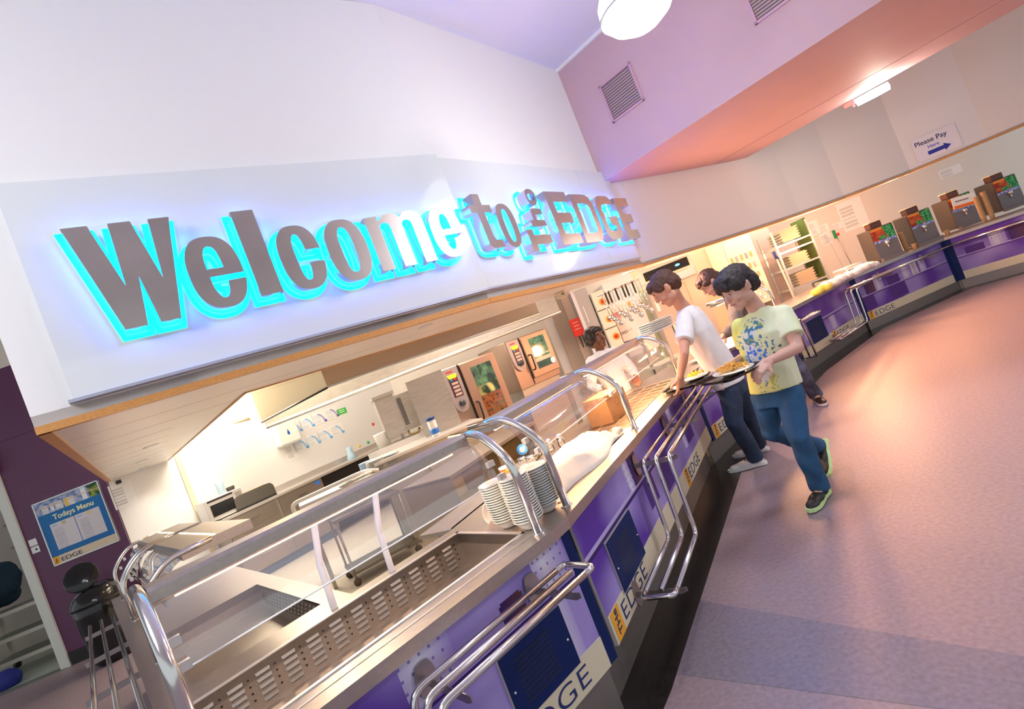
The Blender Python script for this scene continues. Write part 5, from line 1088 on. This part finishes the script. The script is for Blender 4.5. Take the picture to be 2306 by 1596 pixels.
# ================================================================== LEFT SIDE
c0, c1_, c2_ = onwall(74, 1136, PW(0, 0), PA), onwall(222, 1083, PW(0, 0), PA), onwall(124, 1275, PW(0, 0), PA); mw = (c1_-c0).length; mh = c0.z-c2_.z
t = thing('menu_board', 'framed blue Todays Menu board on the purple wall', 'menu board', (c0.x, c0.y, c2_.z), PA)
def menu(s, u):
    if u > .80:
        n = noise.noise((s*14, u*18, 0)); c = mix3((.10, .20, .40), (.50, .55, .75), .5+n)
        if u < .93 and .06 < s < .6 and noise.noise((s*22, 4, 0)) > -.05: c = mix3((.85, .85, .85), (.6, .6, .6), .5+n)
        if .46 < s < .50 and u < .93: c = (.95, .6, .03)
        if .72 < s < .80: c = (.85, .88, .92)
        if s > .83: c = mix3((.02, .08, .03), (.25, .35, .05), .5+n*2)
        if .895 < u < .905: c = (.75, .45, .3)
        return c
    if u < .12: return (.80, .66, .46) if s > .09 else (.95, .45, .02)
    c = (.01, .16, .45) if noise.noise((int(s*12), int(u*14), 3)) < .15 else (.01, .06, .28)
    if .62 < u: c = (.01, .17, .46)
    if .12 < s < .50 and .20 < u < .62 or .515 < s < .90 and .20 < u < .62:
        c = (.74, .70, .72); ss = s-.12 if s < .5 else s-.515
        if .57 < u < .60 and .03 < ss < .11: c = (.35, .55, .8)
        if .56 < u < .61 and .18 < ss < .25: c = (.55, .52, .35) if s < .5 else (.85, .62, .25)
        if u < .54 and int(u*90) % 2 == 0 and .04 < ss < .04+.14+.08*noise.noise((int(u*90), s > .5, 0)): c = (.55, .53, .58)
    return c
q = mb(painted_m); paint_grid(q, (.015, -.02, .015), (mw-.03, 0, 0), (0, 0, mh-.03), 90, 84, menu); q.build('poster', t)
q = mb(mat('frame_silver', (.65, .66, .66), .3, .7))
for lo_, hi_ in (((0, -.03, 0), (mw, 0, .015)), ((0, -.03, mh-.015), (mw, 0, mh)), ((0, -.03, 0), (.015, 0, mh)), ((mw-.015, -.03, 0), (mw, 0, mh))): q.b2(lo_, hi_)
q.build('frame', t)
q = mb(); add_text(q, 'Todays Menu', .098, (mw*.22, -.022, mh*.665), mat('menu_yellow', (.92, .90, .55), .5), off=.0018); q.build('heading_lettering', t); q = mb(); add_text(q, 'EDGE', .075, (mw*.12, -.022, mh*.035), navy_ink, xs=1.5); q.build('edge_lettering', t); q = mb(); add_text(q, 'THe', .035, (mw*.07, -.022, .025), navy_ink, rot=PI/2, off=.001); q.build('lettering', t)
P = onwall(78, 1228, PW(0, 0), PA); t = thing('wall_switch', 'white double wall switch by the door frame', 'switch', P, PA); q = mb(white_pl); q.b2((-.05, -.012, .0), (.05, 0, .09), bev=.004); q.b2((-.05, -.012, -.1), (.05, 0, -.01), bev=.004); q.build('plates', t); q = mb(black); q.ball((.015, -.013, -.055), (.014, .004, .014)); q.build('button', t)
P = onwall(272, 1110, KW(0, -.004), KA); poster(277, 1113, .26, .34, 'faint printed sheet on the white wall beside the purple wall', None)
P = onwall(267, 1085, KW(0, -.01), KA); o = mb(black).b2((-.03, -.01, -.025), (.03, 0, .025)).build('wall_clip', loc=P); o.rotation_euler = (0, 0, KA); tag(o, 'small black clip above the printed sheet', 'clip')
# black swing bin
t = thing('swing_bin', 'shiny black bin with its round flap standing against the purple wall', 'bin', (-5.85, 6.35, 0), .2)
q = mb(black_gloss); q.lathe([(0, 0), (.20, 0), (.24, .05), (.27, .6), (.28, .72), (.25, .78)], 26); q.build('body', t)
q = mb(black_gloss); q.lathe([(.28, .72), (.285, .76), (.24, .86), (.15, .93), (0, .95)], 26); q.build('dome_lid', t)
q = mb(black_gloss); q.lathe([(0, -.012), (.17, -.01), (.18, 0), (.17, .012), (0, .012)], 24, c=(-.03, -.10, 1.08), rot=Matrix.Rotation(1.15, 3, 'X') @ Matrix.Rotation(.3, 3, 'Y')); q.build('flap', t)
# room beyond the doorway
t = thing('service_trolley', 'cream and grey service trolley seen through the doorway', 'trolley', (-8.25, 7.75, 0), .12)
for z in (.18, .50, .86): q = mb(mat('trolley_cream', (.72, .68, .55), .4)); q.b2((-.6, -.3, z), (.6, .3, z+.05)); q.m(mat('trolley_tray', (.22, .25, .20), .4)); q.b2((-.55, -.25, z+.05), (.55, .25, z+.052)); q.build('shelf', t)
for x in (-.58, .58):
    for y in (-.28, .28): q = mb(MATS['trolley_cream']); q.b2((x-.025, y-.02, .08), (x+.025, y+.02, .9)); q.build('leg', t); q = mb(black); q.lathe([(0, -.02), (.05, -.02), (.05, .02), (0, .02)], 12, c=(x, y, .05), rot=Matrix.Rotation(PI/2, 3, 'X')); q.build('castor', t)
q = mb(mat('jacket_dark', (.01, .035, .055), .8, bump=.5, bscale=12)); 
for k in range(8): q.ball((-.30+.07*(k % 3)+.02*k, -.05+.05*(k % 2), 1.12+.11*(k//2)), (.24-.012*k, .17, .16))
o = remeshed(q, 'jacket', None, .02, 2, MATS['jacket_dark'], disp=lambda v: .02*noise.noise(v*9)); o.location = (-8.25, 7.75, 0); tag(o, 'dark jacket with lime green trim heaped on the trolley beyond the doorway', 'jacket')
q = mb(mat('hi_vis', (.45, .75, .10), .6)); q.ball((-.42, -.14, 1.0), (.17, .15, .05)); q.ball((-.30, -.24, 1.30), (.12, .03, .05)); q.build('hi_vis_trim', o)
t = thing('wall_shelf', 'shelf with folded cloths beyond the doorway', 'shelf', (-8.3, 8.9, 1.75)); q = mb(mat('shelf_wood', (.55, .33, .14), .5)); q.b2((-.8, -.2, 0), (.8, .2, .03)); q.build('board', t); q = mb(MATS['shelf_wood']); q.b2((-.8, -.2, .4), (.8, .2, .43)); q.build('board', t); q = mb(mat('cloth_green', (.25, .32, .18), .8)); q.b2((-.6, -.15, .03), (-.1, .15, .18), bev=.02); q.build('folded_cloth', t); q = mb(cream); q.b2((.0, -.15, .03), (.5, .15, .14), bev=.02); q.build('folded_cloth', t)
o = mb(mat('cloth_blue', (.02, .03, .25), .7)).ball((0, 0, .1), (.18, .15, .14)).build('blue_bag', loc=(-7.95, 6.95, .0)); tag(o, 'dark blue bag on the floor at the left edge of the picture', 'bag')
t = thing('door_closer', 'pale box fitted high on the door frame at the left edge', 'door closer', (*PW(-.44, -.07), 2.72)); q = mb(mat('closer_grey', (.55, .57, .48), .4, .3)); q.b2((-.1, -.04, 0), (.14, .04, .3), bev=.01); q.build('case', t)
# ================================================================== PEOPLE
def loft(q, rings, n=20, e=2.4):
    rs = []
    for c, ux, rx, uy, ry in rings:
        c = Vector(c); ring = []
        for k in range(n):
            a = 2*PI*k/n; ca, sa = math.cos(a), math.sin(a)
            ring.append(q.V(c+ux*(rx*math.copysign(abs(ca)**(2/e), ca))+uy*(ry*math.copysign(abs(sa)**(2/e), sa))))
        rs.append(ring)
    for i in range(len(rs)-1):
        for k in range(n): q.F([rs[i][k], rs[i][(k+1) % n], rs[i+1][(k+1) % n], rs[i+1][k]])
    q.F(rs[0][::-1]); q.F(rs[-1])
def limb(q, pts, rad, n=14): q.tube(pts, rad, n)
def chain(q, pts, rad):
    for i in range(len(pts)-1): q.cap(pts[i], rad[i], pts[i+1], rad[i+1], 12)
def hand(q, w, d, nrm_, side, curl=.9, sc=1.0, thumb_in=.6):
    """w wrist, d direction of the palm, nrm_ palm normal (towards what is held), side = thumb side vector"""
    d = d.normalized(); nrm_ = (nrm_-d*nrm_.dot(d)).normalized(); s = d.cross(nrm_).normalized()
    if s.dot(side) < 0: s = -s
    pl = .085*sc
    for t in (-.026, -.009, .009, .026): q.cap(w+s*t*.7*sc, .017*sc, w+d*pl+s*t*1.05*sc, .0135*sc, 10)
    for i, (t, L) in enumerate(((.031, .068), (.0105, .077), (-.0105, .072), (-.031, .056))):
        p = w+d*pl+s*t*sc; dd = d.copy(); r0 = .0092*sc
        for j, f in enumerate((.45, .32, .25)):
            a = curl*(.45, .75, .5)[j]*(1+.08*i); dd = (dd*math.cos(a)+nrm_*math.sin(a)).normalized(); p2 = p+dd*L*f*sc; q.cap(p, r0, p2, r0*.93, 8); p = p2; r0 *= .92
        # the normal turns with the finger
    p = w+d*.022*sc+s*.030*sc; dd = (d*.55+s*.75+nrm_*thumb_in*.5).normalized(); p2 = p+dd*.040*sc; q.cap(p, .0135*sc, p2, .0105*sc, 8); dd = (d*.8+s*.1+nrm_*thumb_in).normalized(); p3 = p2+dd*.030*sc; q.cap(p2, .0105*sc, p3, .0085*sc, 8)
def head(q, c, f, up, sc=1.0):
    """adds skull, jaw, nose, ears; returns helper giving points in head space (x right of the face, y forward, z up)"""
    f = f.normalized(); r = f.cross(up).normalized(); u = r.cross(f).normalized(); Rm = Matrix((r, f, u)).transposed()
    def H(x, y, z): return c+r*(x*sc)+f*(y*sc)+u*(z*sc)
    def el(x, y, z, a, b, cc, rot=None): q.ball(H(x, y, z), (a*sc, b*sc, cc*sc), rot=Rm @ rot if rot else Rm, nu=18, nv=12)
    el(0, -.012, .035, .074, .094, .082); el(0, .030, -.005, .062, .060, .085); el(0, .045, -.062, .046, .044, .042); el(0, .068, -.090, .022, .020, .018)
    el(0, .070, .042, .050, .024, .028)                                # brow
    for s in (-1, 1):
        el(s*.034, .062, -.028, .024, .026, .024); el(s*.050, .01, -.055, .020, .035, .035)     # cheek, jaw corner
        el(s*.074, -.008, -.004, .008, .020, .032, Matrix.Rotation(.2*s, 3, 'Z')); el(s*.079, -.012, .010, .007, .016, .018)
    q.cap(H(0, .088, .024), .009*sc, H(0, .106, -.014), .012*sc, 10); el(0, .104, -.018, .015, .012, .009)     # nose
    el(0, .086, -.046, .022, .012, .007); el(0, .084, -.058, .019, .012, .008)               # lips
    return H, Rm
def face_bits(t, H, Rm, sc, lipm, browm):
    for s in (-1, 1):
        q = mb(mat('eye_white', (.50, .47, .45), .5)); q.ball(H(s*.031, .0815, .013), (.0105*sc, .0055*sc, .0050*sc), rot=Rm); q.m(black_gloss); q.ball(H(s*.030, .0868, .012), (.0052*sc, .003*sc, .0050*sc), rot=Rm); q.build('eye', t)
        q = mb(browm); q.ball(H(s*.033, .089, .033), (.018*sc, .005*sc, .0035*sc), rot=Rm @ Matrix.Rotation(-.15*s, 3, 'Y')); q.build('eyebrow', t)
    q = mb(lipm); q.ball(H(0, .0935, -.051), (.021*sc, .007*sc, .0075*sc), rot=Rm); q.build('lips', t)
def hair(t, H, Rm, sc, m_, lumps, amp=.006, fr_=45, name='hair'):
    q = mb(m_)
    for (x, y, z, a, b, c_) in lumps: q.ball(H(x, y, z), (a*sc, b*sc, c_*sc), rot=Rm, nu=18, nv=12)
    return remeshed(q, name, t, .006, 1, m_, disp=lambda v: amp*noise.noise((v.x*fr_, v.y*fr_, v.z*fr_*.7))+amp*.7*noise.noise((v.x*fr_*2.7, v.y*fr_*2.7, v.z*fr_)))
def shoe(t, ank, toe, up, L, up_m, sole_m, extra=None, sc=1.0, name='shoe'):
    f = (toe-ank); f = (f-up*f.dot(up)).normalized(); r = f.cross(up).normalized(); Rm = Matrix((r, f, up)).transposed(); b = ank-up*.075*sc
    q = mb(up_m); q.ball(b+f*.0+up*.045, (.040*sc, .060, .048*sc), rot=Rm); q.ball(b+f*L*.32+up*.034, (.046*sc, .085, .034*sc), rot=Rm); q.ball(b+f*L*.55+up*.026, (.044*sc, .062, .026*sc), rot=Rm); q.cap(b+up*.05, .042*sc, b+up*.095, .043*sc)
    o = remeshed(q, name, t, .008, 3, up_m)
    q = mb(sole_m); pr = [(-.036, -.05), (-.03, -.068), (0, -.075), (.03, -.068), (.036, -.05), (.034, .03), (.047, L*.42), (.046, L*.6), (.028, L*.76), (0, L*.81), (-.028, L*.76), (-.046, L*.6), (-.047, L*.42), (-.034, .03)]
    lo = [q.V(b+r*x+f*y+up*.0) for x, y in pr]; hi = [q.V(b+r*x+f*y+up*.022) for x, y in pr]; q.F(lo[::-1]); q.F(hi)
    for k in range(14): q.F([lo[k], lo[(k+1) % 14], hi[(k+1) % 14], hi[k]])
    q.build('sole', o)
    q = mb(extra or sole_m)
    for k in range(4): q.tube([b+r*.022+f*(L*.22+.022*k)+up*(.070-.006*k), b+f*(L*.22+.022*k)+up*(.076-.006*k), b-r*.022+f*(L*.22+.022*k)+up*(.070-.006*k)], .0028, 5)
    q.build('laces', o)
    return o
skinA = mat('skin_fair', (.60, .30, .20), .5, sss=.12); skinB = mat('skin_fair_pale', (.62, .36, .28), .5, sss=.12); skinC = mat('skin_dark', (.17, .065, .03), .42, sss=.05)
lipA = mat('lips_pink', (.45, .16, .13), .4); lipC = mat('lips_brown', (.20, .05, .035), .4); browA = mat('brow_brown', (.07, .03, .02), .8)
hairA = mat('hair_brown', (.085, .030, .018), .55, bump=.6, bscale=140); hairB = mat('hair_black', (.022, .014, .018), .5, bump=.5, bscale=140); hairC = mat('hair_bob', (.014, .009, .009), .28, bump=.3, bscale=120)
def denim(name, c1, c2, amp=.5):
    m_ = mat(name, c1, .85, noise_amt=amp, noise_scale=7, bump=.15, bscale=300); return m_
UP = Vector((0, 0, 1))
def wrinkle(a=.006, f1=9, f2=24): return lambda v: a*noise.noise((v.x*f1, v.y*f1, v.z*f1*.6))+a*.55*noise.noise((v.x*f2, v.y*f2, v.z*f2*.4))
def make_person(J, label, skin, hair_m, hair_l, tee_m, jean_m, tee_paint=None, sc=1.0, hsc=1.0, long_sleeve=False, shoes=None, body_w=.165, legs=True, hair_amp=.006, tee_name='tee_shirt', hem=.02, jean_paint=None):
    root = thing('person', label, 'person', J['root']); b = J['root']; L = lambda k: J[k]-b
    f = J['fwd'].normalized(); lf = Vector((-f.y, f.x, 0)).normalized(); hf = J['hfwd']; hu = J.get('hup', UP)
    neck, chest, waist, hips = L('neck'), L('chest'), L('waist'), L('hips'); hc = L('head')
    sp = (neck-hips).normalized(); fo = (f-sp*f.dot(sp)).normalized(); W = body_w*sc
    shL = neck+lf*W*.93-sp*.075*sc; shR = neck-lf*W*.93-sp*.075*sc
    # body
    q = mb(skin); H, Rm = head(q, hc, hf, hu, hsc)
    chain(q, [neck-sp*.03, neck+(hc-neck)*.35, hc-hu*.05*hsc-hf.normalized()*.015], [.060*sc, .052*sc, .055*sc])
    loft(q, [(hips-sp*.06, lf, W*.78, fo, .085*sc), (waist, lf, W*.72, fo, .08*sc), (chest, lf, W*.85, fo, .09*sc), (neck-sp*.06, lf, W*.8, fo, .06*sc), (neck-sp*.01, lf, W*.4, fo, .05*sc)])
    for s, sh in (('L', shL), ('R', shR)):
        if 'elb'+s in J:
            e, w = L('elb'+s), L('wri'+s); chain(q, [sh, sh.lerp(e, .5), e, e.lerp(w, .35), w], [.048*sc, .044*sc, .036*sc, .037*sc, .025*sc])
            hd = J['hand'+s]; hand(q, w, hd[0], hd[1], hd[2], hd[3], sc*1.02)
        if legs:
            hp = hips+lf*(.085 if s == 'L' else -.085)*sc-sp*.02; k, a = L('kne'+s), L('ank'+s); chain(q, [hp, k, k.lerp(a, .3), a], [.075*sc, .05*sc, .052*sc, .034*sc])
            tq = J['toe'+s]-b; ff = (tq-a); ff = ff.normalized(); q.cap(a-UP*.01, .034*sc, a+ff*.12-UP*.02, .025*sc)
    body = remeshed(q, 'body', root, .0058, 2, skin)
    face_bits(root, H, Rm, hsc, lipC if skin is skinC else lipA, browA if skin is not skinC else hairC)
    hair(root, H, Rm, hsc, hair_m, hair_l, hair_amp)
    # shirt
    q = mb(tee_m); g = .022*sc
    loft(q, [(hips-sp*hem, lf, W*.98+g*.5, fo, .125*sc), (waist-sp*.02, lf, W*.90+g*.4, fo, .118*sc), (waist.lerp(chest, .5), lf, W*.95+g*.4, fo, .120*sc), (chest, lf, W*.98+g*.2, fo, .120*sc), (neck-sp*.095, lf, W*.98, fo, .100*sc), (neck-sp*.045, lf, W*.74, fo, .082*sc), (neck-sp*.012, lf, W*.50, fo, .070*sc), (neck+sp*.008, lf, W*.38, fo, .060*sc)])
    for s, sh in (('L', shL), ('R', shR)):
        if 'elb'+s in J:
            e, w = L('elb'+s), L('wri'+s)
            if long_sleeve: q.ball(sh, .066*sc); q.cap(neck-sp*.04, .055*sc, sh, .060*sc); q.tube([sh, sh.lerp(e, .5), e, e.lerp(w, .5), e.lerp(w, .92)], [.075*sc, .066*sc, .056*sc, .050*sc, .040*sc], 14)
            else: q.ball(sh, .064*sc); q.cap(neck-sp*.04, .055*sc, sh, .060*sc); q.tube([sh, sh.lerp(e, .25), sh.lerp(e, .66)], [.062*sc, .068*sc, .070*sc], 16)
    remeshed(q, tee_name, root, .0075, 3, tee_m, disp=wrinkle(.009, 8, 22), paint=(lambda co, n: tee_paint(co+b, n, H)) if tee_paint else None)
    # trousers
    if legs:
        q = mb(jean_m)
        loft(q, [(hips-sp*.13, lf, W*.90, fo, .118*sc), (hips-sp*.05, lf, W*.92, fo, .118*sc), (hips+sp*.06, lf, W*.84, fo, .105*sc)])
        for s in 'LR':
            hp = hips+lf*(.082 if s == 'L' else -.082)*sc-sp*.06; k, a = L('kne'+s), L('ank'+s)
            q.tube([hp, hp.lerp(k, .5), k, k.lerp(a, .5), a+(a-k).normalized()*.02], [.097*sc, .083*sc, .068*sc, .064*sc, .069*sc], 16); q.ball(k, .069*sc); q.ball(hp, .096*sc)
        remeshed(q, 'jeans', root, .009, 4, jean_m, disp=wrinkle(.012, 7, 20))
        for s in 'LR':
            up_ = J.get('sup'+s, UP); shoe(root, L('ank'+s), J['toe'+s]-b, up_.normalized(), .30*sc, *shoes, sc=sc)
    return root, H
V3 = lambda *a: Vector(a)
# --- boy in white
tee_w = mat('white_tee', (.80, .79, .82), .85, bump=.08, bscale=300)
hp_ = jt(1640, 858, 4.40)
J = dict(root=V3(1.52, 4.40, 0), fwd=V3(-.80, .55, 0), hfwd=V3(-.84, .25, -.48), hup=V3(-.42, .12, .9), head=jt(1500, 650, 4.20), neck=jt(1543, 694, 4.30), chest=jt(1570, 745, 4.32), waist=jt(1615, 815, 4.38), hips=hp_,
    elbL=jt(1540, 796, 3.98), wriL=jt(1531, 850, 4.02), handL=(V3(-.25, .1, -.95), V3(-.4, .9, .1), V3(-.9, -.2, 0), 1.0), elbR=jt(1600, 800, 4.55), wriR=jt(1578, 838, 4.40), handR=(V3(-.9, -.25, -.25), V3(0, -.1, -1), V3(-.2, -.9, .2), .7),
    kneL=jt(1655, 950, 4.32), ankL=V3(1.62, 4.42, .085), toeL=V3(1.38, 4.52, .02), kneR=jt(1688, 940, 4.55), ankR=V3(1.80, 4.72, .085), toeR=V3(1.56, 4.84, .02))
HL1 = [(0, -.020, .052, .083, .098, .080), (0, -.060, .005, .074, .062, .075), (0, .045, .085, .064, .050, .034), (.0, .078, .070, .050, .026, .022), (.055, .01, .045, .028, .060, .045), (-.055, .01, .045, .028, .060, .045), (.030, .080, .055, .020, .018, .020)]
jeanA = denim('denim_dark', (.028, .050, .105), None, .55)
white_shoe = (mat('white_leather', (.82, .80, .80), .4), mat('white_sole', (.85, .83, .82), .5), mat('shoe_marks', (.05, .02, .02), .5))
make_person(J, 'person in a white tee and dark jeans setting a tray on the counter', skinA, hairA, HL1, tee_w, jeanA, sc=1.06, hsc=1.16, shoes=white_shoe, body_w=.175)
# --- boy in the yellow tee
tee_y = mat('yellow_tee', (1, 1, 1), .85, vcol=True, bump=.08, bscale=300)
J2 = dict(root=V3(1.56, 3.50, 0), fwd=V3(-.80, -.60, 0), hfwd=V3(-.93, -.20, -.30), hup=V3(-.22, 0, .97), head=jt(1662, 649, 3.42), neck=jt(1710, 697, 3.46), chest=jt(1715, 750, 3.46), waist=jt(1732, 815, 3.48), hips=jt(1745, 868, 3.50),
    elbL=jt(1797, 782, 3.22), wriL=jt(1728, 815, 3.14), handL=(V3(-.9, -.15, -.35), V3(-.1, .5, -.85), V3(-.3, -.8, .5), 1.1), elbR=jt(1688, 798, 3.66), wriR=jt(1645, 822, 3.46), handR=(V3(-.85, -.3, -.35), V3(.1, -.2, -1), V3(0, -1, .3), .5),
    kneL=jt(1800, 983, 3.36), ankL=jt(1838, 1075, 3.44), toeL=jt(1806, 1118, 3.28), kneR=jt(1738, 972, 3.62), ankR=jt(1838, 1003, 3.86), toeR=jt(1856, 1032, 3.80), supR=V3(-.75, .1, .55), supL=V3(0, 0, 1))
J2['ankL'].z = .085; J2['toeL'].z = .01
HL2 = [(0, -.018, .055, .086, .104, .084), (0, -.066, .005, .078, .066, .078), (0, .050, .088, .068, .056, .036), (.0, .086, .066, .058, .026, .030), (.058, .012, .044, .030, .066, .050), (-.058, .012, .044, .030, .066, .050), (.035, .085, .052, .022, .020, .028), (-.035, .085, .052, .022, .020, .028), (0, -.085, -.03, .060, .045, .045)]
cY = J2['chest']; fY = J2['fwd'].normalized(); lY = Vector((-fY.y, fY.x, 0))
def tee_pic(co, n, H):
    base = (.74, .80, .22); u = (co-cY).dot(lY); v = co.z-cY.z; c = base
    c = mix3(base, (.74, .80, .58), .5+.5*math.sin(u*9))
    if n.dot(fY) > .15:
        n1_ = noise.noise((u*22, v*22, 1)); n2_ = noise.noise((u*55, v*50, 7)); n3_ = noise.noise((u*12, v*9, 4))
        r1 = math.hypot(u-.0, (v-.02)*.9); r2 = math.hypot(u+.03, (v+.16)*.8)
        if -.10 < u < .02 and -.30 < v < .06: c = mix3(c, (.66, .74, .90), .75-abs(u+.04)*7+n3_)
        if r1 < .075 and n1_+n2_*.6 > -.02: c = (.06, .22, .40) if n2_ > -.1 else (.30, .45, .10)
        if .02 < math.hypot(u-.01, v+.05) < .10 and v < -.02 and n2_ > .22: c = (.05, .20, .42)
        if r2 < .085 and n2_+n1_*.5 > .05: c = (.04, .20, .75)
        if -.15 < u < -.09 and -.06 < v < .03 and n2_ > .1: c = (.05, .25, .35)
        if v < -.26 and -.09 < u < .05 and n1_+n2_ > .12: c = (.05, .22, .50) if u < -.02 else (.50, .55, .10)
        if .085 < r1 < .093 and v > .04 and n2_ > -.1: c = (.25, .32, .35)
        bx, bz = u-.105, v+.115
        if abs(bx) < .026 and abs(bz) < .024 and (abs(bx) > .016 or abs(bz) > .017) and not (abs(bx) < .007) and not abs(bz) < .005: c = (.05, .07, .06)
    return c
blk_shoe = (mat('black_shoe', (.015, .013, .013), .5), mat('sole_white_green', (.55, .80, .35), .5), mat('lace_black', (.03, .03, .03), .6))
jeanB = denim('denim_blue', (.020, .095, .22), None, .42)
make_person(J2, 'person in a pale yellow printed tee and blue jeans walking with a tray of chips', skinB, hairB, HL2, tee_y, jeanB, tee_paint=tee_pic, sc=1.0, hsc=1.16, shoes=blk_shoe, body_w=.165)
# --- boy behind in the grey-brown knit top
knit = mat('knit_top', (.22, .17, .14), .9, noise_amt=.15, noise_scale=10, bump=.3, bscale=160)
J3 = dict(root=V3(2.65, 5.45, 0), fwd=V3(-.85, .25, 0), hfwd=V3(-.80, .10, -.58), hup=V3(-.5, .05, .85), head=jt(1600, 637, 5.30), neck=jt(1642, 664, 5.38), chest=jt(1675, 695, 5.40), waist=jt(1715, 740, 5.42), hips=jt(1745, 775, 5.45),
    elbL=jt(1655, 735, 5.12), wriL=jt(1628, 757, 5.12), handL=(V3(-.8, .4, -.4), V3(0, .2, -1), V3(0, 1, 0), .8), elbR=jt(1690, 725, 5.70), wriR=jt(1650, 745, 5.70), handR=(V3(-.9, 0, -.3), V3(0, 0, -1), V3(0, -1, 0), .8),
    kneL=jt(1800, 830, 5.35), ankL=V3(2.72, 5.33, .085), toeL=V3(2.86, 5.10, .01), kneR=jt(1757, 850, 5.6), ankR=V3(2.30, 5.62, .085), toeR=V3(2.2, 5.42, .01))
pA = atz(1842, 905, 0); J3['ankL'] = V3(pA.x, pA.y, .085); pT = atz(1875, 922, 0); J3['toeL'] = V3(pT.x, pT.y, .01)
jeanC = denim('denim_faded', (.12, .12, .19), None, .85)
shoe3 = (mat('dark_shoe', (.03, .012, .012), .45), mat('pale_sole', (.75, .60, .55), .5), mat('shoe_marks'  , (.05, .02, .02)))
make_person(J3, 'person in a grey brown knit top and faded jeans bending over the glowing counter', skinA, hairA, HL1, knit, jeanC, sc=1.05, hsc=1.12, long_sleeve=True, shoes=shoe3, body_w=.175, tee_name='knit_top')
# --- woman behind the counter
coat = mat('white_coat', (.85, .83, .80), .8, bump=.08, bscale=200)
cP = jt(1342, 762, 5.35)
J4 = dict(root=V3(cP.x, cP.y, 0), fwd=V3(.15, -1, 0), hfwd=V3(.50, -.85, .02), hup=V3(-.10, 0, 1), head=cP.copy(), neck=cP+V3(.005, .03, -.135), chest=cP+V3(.01, .04, -.30), waist=cP+V3(.02, .05, -.50), hips=cP+V3(.02, .05, -.62),
    elbL=cP+V3(.24, .02, -.45), wriL=cP+V3(.20, -.18, -.50), handL=(V3(-.2, -.8, -.3), V3(0, 0, -1), V3(-1, 0, 0), .6), elbR=cP+V3(-.22, .02, -.45), wriR=cP+V3(-.16, -.18, -.50), handR=(V3(.2, -.8, -.3), V3(0, 0, -1), V3(1, 0, 0), .6),
    kneL=V3(cP.x+.10, cP.y+.02, .44), ankL=V3(cP.x+.10, cP.y+.06, .085), toeL=V3(cP.x+.12, cP.y-.15, .01), kneR=V3(cP.x-.10, cP.y+.02, .44), ankR=V3(cP.x-.10, cP.y+.06, .085), toeR=V3(cP.x-.12, cP.y-.15, .01))
HL4 = [(0, -.020, .055, .086, .100, .078), (0, -.055, -.005, .082, .062, .085), (0, .055, .078, .066, .042, .034), (.066, .015, .030, .022, .058, .055), (-.066, .015, .030, .022, .058, .055), (-.03, .080, .062, .040, .018, .018), (.06, -.02, -.02, .022, .035, .04), (-.06, -.02, -.02, .022, .035, .04)]
trous = mat('dark_trousers', (.03, .03, .035), .8)
make_person(J4, 'person with a dark bobbed haircut in a white coat working behind the counter', skinC, hairC, HL4, coat, trous, sc=.92, hsc=1.06, long_sleeve=True, shoes=(MATS['black_shoe'], black, black), body_w=.15, tee_name='white_coat', hair_amp=.0015, hem=.10)
# ------------------------------------------------------------------ trays and food in hand
P = jt(1646, 845, 3.24); T2 = tray('serving_tray', 'black tray held by the person in the yellow tee', P, R(28), (0.02, .03), .32, .42)
pl = plate('white plate of chips on the black tray of the yellow tee wearer', P+V3(.02, -.01, .008), (.02, .03, 0), 1.0)
chips('heap of golden chips on the plate held by the yellow tee wearer', P+V3(.015, -.01, .020), 90, .085, chip_m, (.02, .03, 0), 3)
P = atz(1548, 865, WZ+.012); T1_ = tray('serving_tray', 'black tray set on the counter edge by the person in white', P, R(52), (0, 0), .32, .42)
plate('white plate with yellow food on the tray of the person in white', P+V3(.10, .06, .006), (0, 0, 0), .85); chips('yellow rice like food on the plate on the tray at the counter', P+V3(.10, .06, .016), 70, .065, yel_m, (0, 0, 0), 5, .02)
P2_ = P+V3(-.09, -.07, .006); o = mb(china).lathe([(0, 0), (.04, 0), (.05, .02), (.048, .02), (0, .006)], 20).build('small_dish', loc=P2_); tag(o, 'small white dish at the near end of the tray on the counter', 'dish')
P = jt(1645, 735, 5.15)
for k in range(3): plate('white plate on the counter in front of the person in the knit top', (P.x-.05-.16*k, P.y+.12+.02*k, WZ+.008), (0, 0, 0), .8, 'plates by the knit top wearer')
bpy.data.scenes.remove(TMPSC)
